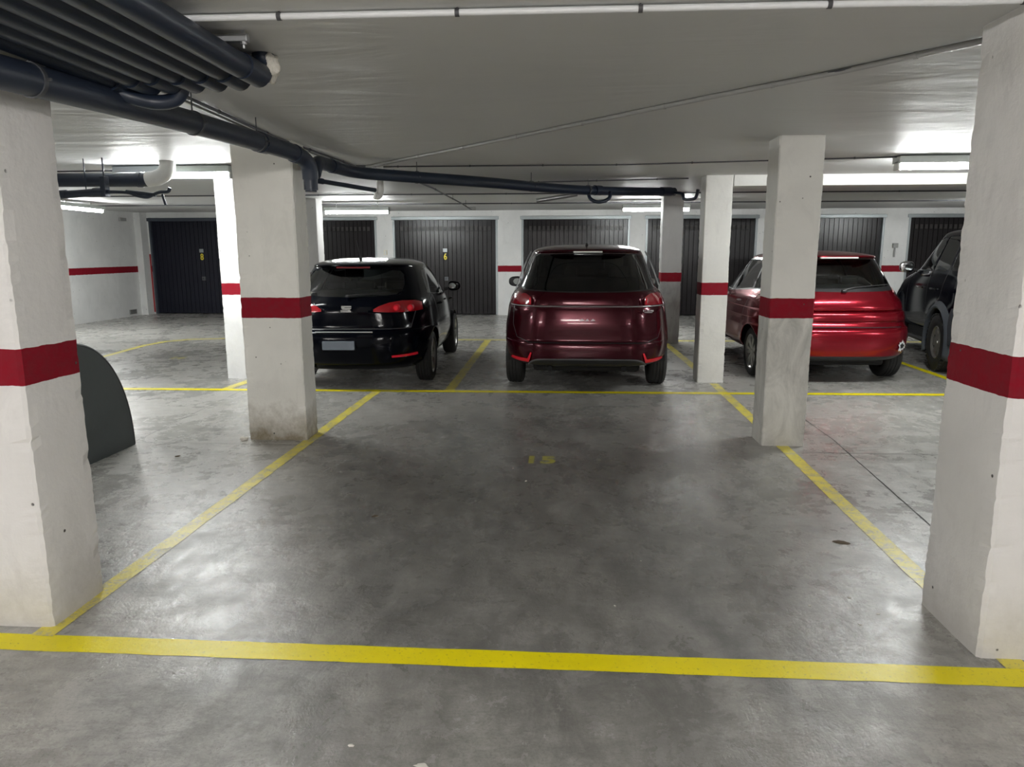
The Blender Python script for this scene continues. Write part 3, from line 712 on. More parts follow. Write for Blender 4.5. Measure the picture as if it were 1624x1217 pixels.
def sym(pts):  # right half outline (from the top centre round to the bottom centre) to a full symmetric polygon
    return pts+[(-x, z) for x, z in pts[::-1]]
def circ(c, r, n=28): return [(c[0]+r*math.cos(2*PI*k/n), c[1]+r*math.sin(2*PI*k/n)) for k in range(n)]
def wheel(parent, x, y, R, wd, rim_r, side, spokes=5, mat=None, twin=False, label=None, big=False):
    mat = mat or MALLOY; h = wd/2
    bm = bmesh.new(); k = R-rim_r
    prof = [(rim_r-.004, -h*.80), (rim_r+.012, -h*.92), (rim_r+k*.45, -h*1.0), (R-.03, -h*.94), (R-.008, -h*.80), (R, -h*.6)]
    for g in (-.45, -.15, .15, .45):
        prof += [(R, (g-.06)*h*1.2), (R-.008, (g-.05)*h*1.2), (R-.008, (g+.05)*h*1.2), (R, (g+.06)*h*1.2)]
    prof += [(R, h*.6), (R-.008, h*.80), (R-.03, h*.94), (rim_r+k*.45, h), (rim_r+.012, h*.92), (rim_r-.004, h*.8), (rim_r-.03, h*.6), (rim_r-.03, -h*.6), (rim_r-.004, -h*.8)]
    lathe(bm, prof, 48, 'x')
    if big:     # shoulder lugs
        for q in range(40):
            a = 2*PI*q/40
            for s in (-1, 1):
                b0 = bmesh.ops.create_cube(bm, size=1)['verts']
                M = Matrix.Rotation(a, 4, 'X') @ Matrix.Translation((s*h*.82, 0, R-.012)) @ Matrix.Diagonal((wd*.16, .03, .02, 1))
                for v in b0: v.co = M @ v.co
    t = obj('wheel', bm, MRUB, parent, smooth=True); t.location = (x, y, R)
    if label: t['label'] = label
    s = side; bm = bmesh.new()
    lathe(bm, [(rim_r-.03, -s*h*.5), (rim_r-.028, s*h*.55), (rim_r-.008, s*h*.70), (rim_r+.004, s*h*.84), (rim_r-.004, s*h*.88), (rim_r-.016, s*h*.80), (rim_r-.034, s*h*.50)], 48, 'x')
    f = s*h*.62; lathe(bm, [(0, f+s*.02), (.03, f+s*.022), (.034, f+s*.01), (.062, f+s*.008), (.068, f-s*.02)], 24, 'x')
    for q in range(spokes):
        a0 = 2*PI*q/spokes
        for da in ((-.16, .16) if twin else (0,)):
            a = a0+da; ca, sa = math.cos(a), math.sin(a); tx, ty = -sa, ca
            w0, w1 = (.026, .034) if not twin else (.016, .020)
            if big: w0, w1 = .05, .065
            q0 = (.05, w0, f+s*.006); q1 = (rim_r-.02, w1, f+s*.012); vs = []
            for (rr, ww, xx) in (q0, q1):
                for sg in (-1, 1):
                    for dx in (0, -.03*s): vs.append(bm.verts.new((xx+dx, ca*rr+tx*ww*sg, sa*rr+ty*ww*sg)))
            for ids in ((0, 2, 6, 4), (1, 5, 7, 3), (0, 4, 5, 1), (2, 3, 7, 6), (0, 1, 3, 2), (4, 6, 7, 5)): bm.faces.new([vs[i] for i in ids])
    obj('rim', bm, mat, t, smooth=30)
    bm = bmesh.new(); lathe(bm, [(0, -s*h*.1), (rim_r-.035, -s*h*.1), (rim_r-.035, -s*h*.14), (0, -s*h*.14)], 32, 'x'); obj('brake_disc', bm, MVOID, t)
    return t
MMIR = simple('mirror_silver', (.30, .32, .32), .08, 1)
def mirror(parent, x, y, z, s, mat, yaw=0, w=.20, h=.15):
    bm = bmesh.new(); bmesh.ops.create_uvsphere(bm, u_segments=20, v_segments=12, radius=1)
    for v in bm.verts:
        c = v.co.copy(); q = lambda a: math.copysign(abs(a)**.7, a)
        yy = q(c.y)*.085 if c.y > 0 else q(c.y)*.018
        v.co = Vector((x+s*(w*.5+.03)+q(c.x)*w*.5, y+yy, z+q(c.z)*h*.5*(1-.15*c.x*s)))
    m = obj('mirror', bm, mat, parent, smooth='all')
    bm = TB([(x-s*.03, y+.02, z-h*.35), (x+s*(.07), y+.03, z-h*.15)], .022, seg=10); obj('mirror_arm', bm, MBLK, m, smooth=True)
    bm = bmesh.new(); pts = [(x+s*(w*.5+.0)+math.cos(a)*w*.30, z+math.sin(a)*h*.30) for a in [2*PI*k/20 for k in range(20)]]
    prism(bm, pts, 'y', y-.022, y-.017); obj('mirror_glass', bm, MMIR, m)
def antenna(parent, x, y, z, L=.22, lean=(0, -.35)):
    bm = bmesh.new(); tube(bm, [(x, y, z-.01), (x, y-.03, z+.025)], [.024, .012], seg=12)
    d = Vector((lean[0], lean[1], 1)).normalized(); tube(bm, [Vector((x, y-.03, z+.02)), Vector((x, y-.03, z+.02))+d*L], [.005, .003], seg=8)
    obj('antenna', bm, MBLK, parent, smooth=True)
def seat(parent, x, y, z0, wd=.5, h=.62, lean=.18, mat=None):
    bm = bmesh.new(); box(bm, x-wd/2, x+wd/2, y, y+.5, z0-.14, z0, .05)
    vs0 = len(bm.verts); b = bmesh.new(); box(b, x-wd/2, x+wd/2, y-.06, y+.06, z0-.05, z0+h, .05)
    for v in b.verts: v.co.y -= (v.co.z-z0)*lean
    me = bpy.data.meshes.new('t'); b.to_mesh(me); b.free(); bm.from_mesh(me); bpy.data.meshes.remove(me)
    s = obj('seat', bm, mat or MVOID, parent, smooth=True)
    b = bmesh.new(); box(b, x-.13, x+.13, y-.05, y+.05, z0+h+.03, z0+h+.22, .045)
    for v in b.verts: v.co.y -= (v.co.z-z0)*lean
    for sx in (-.05, .05): tube(b, [(x+sx, y-(h)*lean, z0+h-.02), (x+sx, y-(h+.05)*lean, z0+h+.06)], .008, seg=8)
    obj('headrest', b, mat or MVOID, s, smooth=True)
def interior(parent, z, w, y0, y1, mat):
    bm = B(-w, w, y0, y1, .30, z, .03); obj('cabin_floor', bm, mat, parent)
    return
def finish_body(bm, root, mats, thick=.012, off=2):
    o = obj('body', bm, mats, root, smooth=50, recalc=False)
    md = o.modifiers.new('thickness', 'SOLIDIFY'); md.thickness = thick; md.offset = -1; md.material_offset = off; md.material_offset_rim = 0; md.use_even_offset = False
    return o
def strip_poly(p0, p1, wd=.008):
    a, b = Vector(p0), Vector(p1); d = (b-a).normalized(); s = Vector((-d.y, d.x))*wd/2
    return [tuple(a-s), tuple(b-s), tuple(b+s), tuple(a+s)]
def seam(bm, pts, axis, cond, wd=.009, mi=1):
    for i in range(len(pts)-1):
        for f in cut(bm, strip_poly(pts[i], pts[i+1], wd), axis, cond): f.material_index = mi
def band(bm, poly, axis, cond, mi):
    for f in cut(bm, poly, axis, cond): f.material_index = mi
def snap(bm_faces_obj): pass
def arch_cut(bm, ay, az, r, w, root):
    fs = cut(bm, circ((ay, az), r, 30), 'x', lambda c: abs(c.x) > .45)
    # stop a cut reaching under the sill: everything below the axle inside the opening goes too
    fs2 = [f for f in bm.faces if abs(f.calc_center_median().x) > .45 and abs(f.calc_center_median().y-ay) < r and f.calc_center_median().z < az and f not in set(fs)]
    fs3 = cut(bm, [(ay-r, -.1), (ay+r, -.1), (ay+r, az), (ay-r, az)], 'x', lambda c: abs(c.x) > .45)
    bmesh.ops.delete(bm, geom=list(set(fs3) | {f for f in fs if f.is_valid}), context='FACES')
def liners(root, ays, az, r, w, inner=.32):
    for ay in ays:
        for s in (-1, 1):
            bm = bmesh.new(); n = 20; A = []; Bq = []
            for k in range(n+1):
                a = PI*k/n; y = ay+r*math.cos(a); z = az+r*math.sin(a)
                A.append(bm.verts.new((s*(w-.02), y, z))); Bq.append(bm.verts.new((s*(w-.02-inner), y, z)))
            for k in range(n): bm.faces.new((A[k], A[k+1], Bq[k+1], Bq[k]))
            bm.faces.new(Bq); obj('wheel_arch_liner', bm, MVOID, root)
REAR = lambda c: c.y < 1.3
RSIDE = lambda c: c.x > .35
LSIDE = lambda c: c.x < -.35
BOTH = lambda c: abs(c.x) > .35

# ---- black hatchback ----
MPLATE2 = simple('dull_plate', (.13, .15, .18), .4)
def black_hatch():
    root = thing('hatchback_car', (-2.46, 8.02, 0), 'shiny black hatchback seen from behind with round-lit red tail lamps', 'car', rz=math.radians(2.2))
    paint = m_paint('black_paint', (.0008, .0012, .003), .12, 0, .08, .08, .09)
    ctrl = [(.24, .74, .22, 4.00, 4, 4), (.30, .82, .10, 4.15, 4, 3.6), (.36, .85, .05, 4.24, 4, 3.3), (.50, .885, .0, 4.28, 3.8, 3.2), (.64, .895, .005, 4.26, 3.8, 3.0), (.70, .893, .035, 4.22, 3.8, 3.0),
            (.73, .890, .075, 4.18, 3.8, 3.0), (.84, .885, .085, 4.0, 3.6, 3.0), (.97, .870, .10, 3.55, 3.4, 3.2), (1.05, .848, .15, 3.25, 3.3, 3.3), (1.12, .820, .20, 3.10, 3.0, 3.3), (1.22, .775, .29, 2.90, 2.8, 3.3),
            (1.34, .715, .41, 2.62, 2.7, 3.3), (1.415, .665, .46, 2.45, 2.7, 3.2), (1.435, .65, .38, 2.40, 2.7, 3.2), (1.455, .625, .40, 2.35, 2.7, 3.2), (1.48, .565, .54, 2.25, 2.7, 3.0), (1.505, .47, .80, 2.1, 2.8, 2.8), (1.52, .31, 1.05, 1.95, 2.6, 2.6), (1.527, .12, 1.3, 1.75, 2.2, 2.2)]
    wy = (.90, 3.48); bm = car_shell(ctrl, 1.55, 4, [(y, .31) for y in wy], .37)
    for y in wy: arch_cut(bm, y, .31, .365, .88, root)
    # rear window
    pr = sym([(0, 1.405), (.42, 1.395), (.52, 1.378), (.565, 1.335), (.59, 1.22), (.58, 1.15), (.53, 1.112), (.3, 1.092), (0, 1.085)]) 
    pr = [p for i, p in enumerate(pr) if i == 0 or p != pr[i-1]]
    rw = cut(bm, pr, 'y', REAR)
    obj('rear_window', take(bm, rw, -.002), m_glass('rear_glass_black_car', (.80, .88, .86)), root, smooth='all', recalc=False)
    # side windows
    gl = m_glass('side_glass_black_car', (.78, .85, .84))
    for poly in (rpoly([(.92, 1.10), (1.22, 1.37), (1.98, 1.42), (1.92, 1.045)], .03), rpoly([(1.98, 1.045), (2.04, 1.42), (2.36, 1.395), (3.02, 1.045)], .03)):
        for sd in (RSIDE, LSIDE):
            obj('side_window', take(bm, cut(bm, poly, 'x', sd), -.002), gl, root, smooth='all', recalc=False)
    # windscreen
    fs = cut(bm, [(-.58, 1.38), (.58, 1.38), (.74, 1.06), (-.74, 1.06)], 'y', lambda c: c.y > 2.2)
    obj('windscreen', take(bm, fs, -.002), gl, root, smooth='all', recalc=False)
    # tail lamps: long almond shape reaching round the corner
    tl = [(.30, .925), (.30, .95), (.36, .985), (.47, 1.022), (.60, 1.040), (.72, 1.035), (.80, 1.01), (.90, .965), (.90, .950), (.84, .925), (.70, .912), (.45, .915)]
    for sg in (1, -1):
        poly = [(sg*x, z) for x, z in tl]
        fs = cut(bm, poly, 'y', lambda c: c.y < .55)
        lamp_ = obj('tail_lamp', take(bm, fs, .006, thick=.03), MREDL, root, smooth=40, recalc=False)
        for lx, lz, ly in ((.565, .972, .125), (.715, .968, .175)):
            b = bmesh.new(); lathe(b, [(0, ly-.045), (.024, ly-.043), (.027, ly-.030), (.034, ly-.036), (.038, ly-.01), (.038, ly+.05)], 24, 'y', (sg*lx, 0, lz)); obj('lamp_ring', b, MREDB, lamp_, smooth=True)
        b = bmesh.new()
        fs = cut(bm, [(sg*x, z) for x, z in ((.50, .40), (.76, .408), (.76, .438), (.50, .425))], 'y', lambda c: c.y < .6)
        obj('reflector', take(bm, fs, .004, thick=.012), MREDB, root, smooth=40, recalc=False)
    # tailgate seams, bumper line
    seam(bm, [(-.70, .73), (.70, .73)], 'y', REAR, .010); seam(bm, [(.70, .73), (.74, .92)], 'y', REAR); seam(bm, [(-.70, .73), (-.74, .92)], 'y', REAR)
    for sd in (RSIDE, LSIDE):
        seam(bm, [(1.96, 1.05), (1.95, .40)], 'x', sd); seam(bm, [(3.02, 1.05), (3.05, .75), (3.0, .35)], 'x', sd); seam(bm, [(1.10, 1.08), (1.28, .75), (1.30, .45), (1.38, .33)], 'x', sd)
        seam(bm, [(1.3, .345), (3.05, .345)], 'x', sd)
    finish_body(bm, root, [paint, MBLK, MVOID, MVOID])
    liners(root, wy, .31, .37, .87)
    for y in wy:
        for s in (-1, 1): wheel(root, s*.775, y, .315, .205, .212, s, 5, MALLOY, True)
    b = bmesh.new()   # number plate holder and blank plate
    pl = obj('licence_plate', B(-.27, .10, -.035, -.006, .50, .60, .004), MPLATE2, root)
    obj('plate_recess', B(-.30, .30, .02, .05, .47, .64, .01), MBLK, root)
    obj('chrome_strip', B(-.36, .30, .018, .034, .692, .706, .004), MSTEEL, root)['label'] = 'thin bright strip above the plate'
    # badge: interlocking S of two halves
    b = bmesh.new(); yb = .055
    prism(b, [(-.055, .995), (.06, .995), (.06, .978), (-.018, .978), (-.018, .972), (.06, .972), (.06, .966), (.045, .953), (-.038, .953), (-.055, .968)], 'y', yb, yb+.02)
    prism(b, [(.055, .922), (-.065, .922), (-.065, .938), (.018, .938), (.018, .943), (-.065, .943), (-.065, .948), (-.05, .962-.012), (.04, .950), (.055, .936)], 'y', yb, yb+.02)
    obj('badge', b, MCHROME, root)
    b = bmesh.new(); box(b, -.02, .02, .12, .17, 1.085, 1.115, .008); tube(b, [(0, .145, 1.10), (.10, .165, 1.112), (.48, .24, 1.135)], [.014, .010, .006], seg=8); obj('wiper', b, MBLK, root, smooth=True)
    obj('brake_light', B(-.20, .20, .452, .50, 1.408, 1.428, .004), MREDD, root)
    for s in (-1, 1): mirror(root, s*.82, 2.72, 1.10, s, paint, w=.18, h=.14)
    antenna(root, .0, .86, 1.512, .22, (-.12, -.30))
    for s in (-1, 1):
        for yy in (1.55, 2.55):
            b = TB([(s*(.868 if yy < 2 else .89), yy-.09, .93), (s*(.90 if yy < 2 else .92), yy-.06, .935), (s*(.90 if yy < 2 else .92), yy+.06, .935), (s*(.87 if yy < 2 else .885), yy+.09, .93)], .012, seg=8); obj('door_handle', b, paint, root, smooth=True)
    interior(root, .62, .70, .5, 3.4, MVOID)
    obj('parcel_shelf', B(-.62, .62, .42, .95, 1.0, 1.02, .005), MVOID, root); obj('dashboard', B(-.68, .68, 2.75, 3.05, .62, 1.08, .04), MVOID, root)
    for x in (-.37, .37): seat(root, x, 2.12, .68, .48, .52, .2)
    obj('rear_bench', B(-.62, .62, 1.00, 1.14, .62, 1.13, .04), MVOID, root)
    for x in (-.37, .0, .37): obj('headrest', B(x-.12, x+.12, 1.0, 1.09, 1.14, 1.24, .03), MVOID, root)
    b = bmesh.new(); tube(b, [(-.37+.18*math.cos(2*PI*k/24), 2.62+.05*math.sin(2*PI*k/24), 1.0+.18*math.sin(2*PI*k/24)) for k in range(24)], .014, seg=8, closed=True); obj('steering_wheel', b, MVOID, root, smooth=True)
    obj('exhaust', TB([(-.45, .10, .24), (-.45, .5, .25)], .028, seg=16), MSTEEL, root, smooth=True)
    return root
black_hatch()

# ---- wine red people carrier ----
def people_carrier():
    root = thing('people_carrier', (.27, 8.02, 0), 'tall dark wine red people carrier seen squarely from behind with tinted rear window', 'car', rz=math.radians(-.6))
    paint = m_paint('wine_red_paint', (.036, .002, .006), .2, .5, .20, .2)
    ctrl = [(.30, 0.770, .20, 4.2, 4.5, 4), (.335, 0.875, .06, 4.3, 4.5, 3.6), (.40, 0.935, .01, 4.4, 4.5, 3.4), (.50, 0.965, .0, 4.42, 4.4, 3.2), (.585, 0.975, .012, 4.42, 4.4, 3.0), (.60, 0.975, .045, 4.4, 4.4, 3.0), (.66, 0.973, .052, 4.4, 4.4, 3.0), (.78, 0.968, .055, 4.3, 4.2, 3.0),
            (.93, 0.955, .075, 4.1, 4.2, 3.0), (.985, 0.945, .085, 3.95, 4.1, 3.0), (1.0, 0.940, .075, 3.9, 4.1, 3.0), (1.08, 0.915, .085, 3.6, 4.0, 3.0), (1.14, 0.878, .115, 3.35, 4.0, 3.1), (1.19, 0.830, .15, 3.2, 4.0, 3.2), (1.32, .775, .215, 2.95, 4.0, 3.2),
            (1.47, .722, .29, 2.65, 3.9, 3.2), (1.575, .675, .345, 2.42, 3.8, 3.2), (1.60, .655, .27, 2.36, 3.7, 3.2), (1.62, .635, .28, 2.30, 3.6, 3.2), (1.645, .585, .42, 2.2, 3.2, 3.0), (1.665, .49, .66, 2.05, 3, 2.8), (1.678, .34, .95, 1.9, 2.6, 2.6), (1.684, .13, 1.25, 1.7, 2.2, 2.2)]
    wy = (.86, 3.62); bm = car_shell(ctrl, 1.5, 4, [(y, .33) for y in wy], .39, .014)
    for y in wy: arch_cut(bm, y, .33, .385, .88, root)
    rw_o = sym([(0, 1.585), (.56, 1.575), (.635, 1.555), (.70, 1.40), (.765, 1.20), (.74, 1.165), (.4, 1.150), (0, 1.145)]); rw_o = [p for i, p in enumerate(rw_o) if i == 0 or p != rw_o[i-1]]
    band(bm, rw_o, 'y', REAR, 1)
    pr = sym([(0, 1.578), (.54, 1.568), (.605, 1.545), (.665, 1.40), (.725, 1.21), (.70, 1.178), (.4, 1.163), (0, 1.158)]); pr = [p for i, p in enumerate(pr) if i == 0 or p != pr[i-1]]
    rw = cut(bm, pr, 'y', REAR)
    obj('rear_window', take(bm, rw, -.001), m_glass('privacy_glass', (.10, .11, .13)), root, smooth='all', recalc=False)
    gl = m_glass('side_glass_carrier', (.15, .16, .17))
    for poly in (rpoly([(.45, 1.20), (.62, 1.52), (1.10, 1.56), (1.12, 1.15)], .03), rpoly([(1.18, 1.15), (1.16, 1.56), (2.0, 1.56), (2.04, 1.12)], .03), rpoly([(2.1, 1.12), (2.06, 1.56), (2.4, 1.52), (3.1, 1.12)], .03)):
        for sd in (RSIDE, LSIDE): obj('side_window', take(bm, cut(bm, poly, 'x', sd), -.002), gl, root, smooth='all', recalc=False)
    fs = cut(bm, [(-.58, 1.55), (.58, 1.55), (.74, 1.14), (-.74, 1.14)], 'y', lambda c: c.y > 2.2); obj('windscreen', take(bm, fs, -.002), gl, root, smooth='all', recalc=False)
    # silver roof arches down the rear pillars
    for s in (-1, 1):
        pts = [(s*.655, .50, 1.60), (s*.70, .42, 1.50), (s*.755, .37, 1.36), (s*.79, .33, 1.25), (s*.822, .30, 1.17)]
        obj('pillar_trim', TB(catmull(pts, 4), .008, seg=8), MSTEEL, root, smooth=True)
    tl = [(.63, 1.005), (.63, 1.09), (.69, 1.125), (.78, 1.135), (.87, 1.11), (.96, 1.05), (.96, 1.005)]
    for sg in (1, -1):
        fs = cut(bm, [(sg*x, z) for x, z in tl], 'y', lambda c: c.y < .55)
        L = obj('tail_lamp', take(bm, fs, .010, thick=.03), MREDD, root, smooth=40, recalc=False)
        obj('lamp_bar', B(min(sg*.635, sg*.652), max(sg*.635, sg*.652), .075, .11, 1.02, 1.09, .003), MREDB, L)
        b = bmesh.new()    # L-shaped bumper reflector
        pts = [(.60, .36), (.80, .365), (.815, .40), (.795, .395), (.66, .392), (.60, .46), (.582, .46), (.60, .40)]
        pts = [(.62, .475), (.635, .48), (.67, .405), (.86, .412), (.885, .375), (.655, .365)]
        fs = cut(bm, [(sg*x, z) for x, z in pts], 'y', lambda c: c.y < .6); obj('reflector', take(bm, fs, .006, thick=.012), MREDB, root, smooth=40, recalc=False)
    band(bm, [(-.66, .28), (.66, .28), (.635, .35), (.58, .395), (.48, .405), (-.48, .405), (-.58, .395), (-.635, .35)], 'y', REAR, 1)
    seam(bm, [(-.66, .592), (.66, .592)], 'y', REAR, .010)
    for sg in (1, -1): seam(bm, [(sg*.66, .592), (sg*.80, .64), (sg*.85, .78), (sg*.84, 1.0)], 'y', REAR, .009)
    for sd in (RSIDE, LSIDE):
        seam(bm, [(1.15, 1.15), (1.2, .8), (1.3, .5), (1.32, .34)], 'x', sd); seam(bm, [(2.08, 1.12), (2.08, .36)], 'x', sd); seam(bm, [(3.15, 1.1), (3.2, .7), (3.15, .36)], 'x', sd)
    finish_body(bm, root, [paint, MBLK, MVOID, MVOID])
    liners(root, wy, .33, .39, .94)
    # chrome line across the tailgate
    cl = [(x, 1.5-(1.5-.075)*(1-(abs(x)/.945)**4.1)**(1/4.1)-.006, .995) for x in [-.88+.055*k for k in range(33)]]
    obj('chrome_line', TB(cl, .006, seg=8), MSTEEL, root, smooth=True)['label'] = 'thin chrome line across the tailgate'
    lipy = lambda x, yr: 1.5-(1.5-yr)*(1-(abs(x)/.93)**4.5)**(1/4.5)
    band_ = TB(catmull([(x, lipy(x, .075 if z < .35 else .015)-.004, z) for x, z in ((-.66, .335), (-.60, .385), (-.48, .405), (-.2, .408), (.2, .408), (.48, .405), (.60, .385), (.66, .335))], 5), .010, seg=8)
    obj('bumper_lip', band_, simple('grey_trim', (.08, .08, .085), .5), root, smooth=True)
    b = bmesh.new()
    for (x0_, x1_) in ((-.09, -.03), (-.025, .02), (.03, .09)): prism(b, [(x0_, .835), (x1_, .840), ((x0_+x1_)/2, .862)], 'y', .035, .055)
    obj('badge', b, MSTEEL, root)
    b = bmesh.new()
    for k, (xx, ww) in enumerate(((.61, .012), (.635, .005), (.655, .014), (.675, .012), (.693, .016), (.712, .010))): box(b, xx, xx+ww, .045, .06, .945, .963)
    box(b, .625, .71, .045, .06, .932, .938); obj('badge_text', b, MSTEEL, root)['label'] = 'tiny chrome lettering'
    b = B(-.165, .16, .262, .30, 1.585, 1.603, .004); obj('brake_light', b, MWHITE, root)
    antenna(root, -.01, .72, 1.668, .22, (.02, -.10))
    mirror(root, -.90, 2.9, 1.16, -1, MBLK, w=.19); mirror(root, .90, 2.9, 1.16, 1, MBLK, w=.19)
    for y in wy:
        for s in (-1, 1): wheel(root, s*.855, y, .325, .215, .215, s, 5, MALLOY)
    interior(root, .70, .74, .4, 3.4, MVOID); obj('rear_bench', B(-.66, .66, 1.1, 1.25, .70, 1.28, .04), MVOID, root)
    for x in (-.4, 0, .4): obj('headrest', B(x-.13, x+.13, 1.1, 1.2, 1.29, 1.42, .03), MVOID, root)
    for x in (-.38, .38): seat(root, x, 2.1, .72, .5, .6, .18)
    for s in (-1, 1): obj('exhaust', TB([(s*.42, .12, .285), (s*.42, .5, .30)], .03, seg=16), MVOID, root, smooth=True)
    obj('underbody', B(-.62, .62, .35, 3.9, .22, .33, .04), MVOID, root)
    return root
people_carrier()

# ---- bright red hatchback ----
def red_hatch():
    root = thing('compact_car', (3.36, 8.78, 0), 'bright cherry red hatchback with a small torn sticker on its bumper', 'car', rz=math.radians(1.5))
    paint = m_paint('cherry_red_paint', (.20, .004, .012), .2, .7, .30, .3)
    ctrl = [(.28, .74, .16, 3.8, 4.2, 4), (.32, .83, .05, 3.95, 4.2, 3.6), (.40, .92, .02, 4.05, 4.2, 3.3), (.50, .94, .0, 4.08, 4.2, 3.2), (.62, .948, .0, 4.06, 4.2, 3.0), (.675, .945, .02, 4.0, 4.2, 3.0), (.70, .94, .07, 3.98, 4.2, 3.0), (.76, .94, .10, 3.96, 4.0, 3.0),
            (.775, .94, .075, 3.94, 4.0, 3.0), (.86, .93, .085, 3.8, 3.9, 3.0), (.885, .92, .13, 3.75, 3.9, 3.0), (.91, .915, .10, 3.65, 3.8, 3.0), (1.0, .89, .12, 3.3, 3.7, 3.0), (1.08, .835, .17, 3.1, 3.6, 3.2), (1.15, .80, .22, 3.0, 3.5, 3.2), (1.28, .745, .32, 2.8, 3.5, 3.2),
            (1.42, .685, .44, 2.5, 3.5, 3.2), (1.505, .645, .50, 2.32, 3.4, 3.2), (1.525, .63, .40, 2.28, 3.3, 3.2), (1.545, .605, .42, 2.22, 3.2, 3.1), (1.565, .545, .58, 2.1, 3, 3), (1.585, .44, .82, 1.98, 2.8, 2.8), (1.60, .28, 1.05, 1.85, 2.6, 2.6), (1.606, .12, 1.25, 1.7, 2.2, 2.2)]
    wy = (.78, 3.30); bm = car_shell(ctrl, 1.45, 4, [(y, .31) for y in wy], .37, .014)
    for y in wy: arch_cut(bm, y, .31, .365, .88, root)
    rw_o = sym([(0, 1.515), (.52, 1.505), (.63, 1.475), (.69, 1.35), (.78, 1.16), (.74, 1.13), (.4, 1.118), (0, 1.112)]); rw_o = [p for i, p in enumerate(rw_o) if i == 0 or p != rw_o[i-1]]
    band(bm, rw_o, 'y', REAR, 1)
    pr = sym([(0, 1.505), (.50, 1.495), (.59, 1.462), (.625, 1.35), (.655, 1.23), (.61, 1.18), (.4, 1.165), (0, 1.16)]); pr = [p for i, p in enumerate(pr) if i == 0 or p != pr[i-1]]
    obj('rear_window', take(bm, cut(bm, pr, 'y', REAR), -.001), m_glass('rear_glass_red_car', (.42, .48, .45)), root, smooth='all', recalc=False)
    gl = m_glass('side_glass_red_car', (.25, .28, .28))
    polys = (rpoly([(.62, 1.14), (.98, 1.44), (1.12, 1.46), (1.10, 1.12)], .03), rpoly([(1.16, 1.12), (1.18, 1.47), (1.98, 1.48), (1.94, 1.07)], .03), rpoly([(2.0, 1.07), (2.05, 1.48), (2.3, 1.45), (2.98, 1.06)], .03))
    for sd in (RSIDE, LSIDE):
        band(bm, [(.53, 1.105), (.93, 1.465), (1.15, 1.50), (2.0, 1.512), (2.36, 1.478), (3.07, 1.035), (2.0, 1.05), (1.2, 1.095)], 'x', sd, 2)
        band(bm, [(.57, 1.12), (.95, 1.45), (1.15, 1.485), (2.0, 1.495), (2.34, 1.46), (3.02, 1.052), (2.0, 1.065), (1.2, 1.11)], 'x', sd, 1)
    for poly in polys:
        for sd in (RSIDE, LSIDE): obj('side_window', take(bm, cut(bm, poly, 'x', sd), -.002), gl, root, smooth='all', recalc=False)
    fs = cut(bm, [(-.56, 1.47), (.56, 1.47), (.74, 1.07), (-.74, 1.07)], 'y', lambda c: c.y > 2.2); obj('windscreen', take(bm, fs, -.002), gl, root, smooth='all', recalc=False)
    tl = [(.68, 1.10), (.78, 1.19), (.83, 1.15), (.875, 1.06), (.92, .95), (.86, 1.00), (.80, 1.075)]
    for sg in (1, -1):
        fs = cut(bm, [(sg*x, z) for x, z in tl], 'y', lambda c: c.y < .75); obj('tail_lamp', take(bm, fs, .008, thick=.02), MPINK, root, smooth=40, recalc=False)
    band(bm, [(-1.0, .2), (1.0, .2), (1.0, .355), (-1.0, .355)], 'y', REAR, 1)
    seam(bm, [(-.70, .70), (.70, .70)], 'y', REAR, .010)
    for sd in (RSIDE, LSIDE):
        seam(bm, [(.98, 1.12), (1.15, .75), (1.2, .34)], 'x', sd); seam(bm, [(1.97, 1.07), (1.97, .34)], 'x', sd); seam(bm, [(3.02, 1.05), (3.0, .34)], 'x', sd)
    finish_body(bm, root, [paint, MBLK, MCHROME, MVOID, MVOID, MVOID], off=3)
    liners(root, wy, .31, .37, .87)
    for s in (-1, 1):
        for yy in (1.42, 2.35): obj('door_handle', TB([(s*.885, yy-.09, .94), (s*.915, yy-.06, .945), (s*.918, yy+.06, .945), (s*.893, yy+.09, .94)], .013, seg=8), MCHROME, root, smooth=True)
        mirror(root, s*.84, 2.62, 1.13, s, MBLK, w=.2)
    for y in wy:
        for s in (-1, 1): wheel(root, s*.81, y, .315, .215, .225, s, 7, MALLOY, True)
    antenna(root, -.17, .86, 1.585, .24, (.22, -.1))
    obj('brake_light', B(-.23, .22, .385, .43, 1.508, 1.525, .004), MWHITE, root)
    b = bmesh.new(); tube(b, [(0, .205, 1.135), (.12, .215, 1.165), (.55, .30, 1.20)], [.014, .010, .006], seg=8); box(b, -.03, .03, .16, .22, 1.11, 1.14, .008); obj('wiper', b, MBLK, root, smooth=True)
    # small sticker: white torn outline round a dark figure
    def decal(name, pts, x, z, s, mat, push):
        b = bmesh.new(); vs = []
        for u, v in pts:
            X = x+u*s; Z = z+v*s; n = 4.2; Y = 1.45-(1.45-.005)*(1-(abs(X)/.94)**n)**(1/n); vs.append(b.verts.new((X, Y-push, Z)))
        b.faces.new(vs); r = bmesh.ops.extrude_face_region(b, geom=list(b.faces))
        for v in [g for g in r['geom'] if isinstance(g, bmesh.types.BMVert)]: v.co.y += .004
        return obj(name, b, mat, root)
    jag = [(-1, .3), (-.8, .35), (-.75, .9), (-.5, .6), (-.3, .75), (-.1, .95), (.05, 1.25), (.15, .7), (.4, .9), (.45, .5), (.8, .55), (.75, .25), (1.15, .05), (.8, -.2), (.85, -.5), (.4, -.45), (.3, -.95), (.1, -.6), (-.2, -.75), (-.4, -1.1), (-.5, -.75), (-.95, -.95), (-.9, -.5), (-.7, -.3)]
    st = decal('sticker', jag, .70, .475, .062, MPLATE, .014)
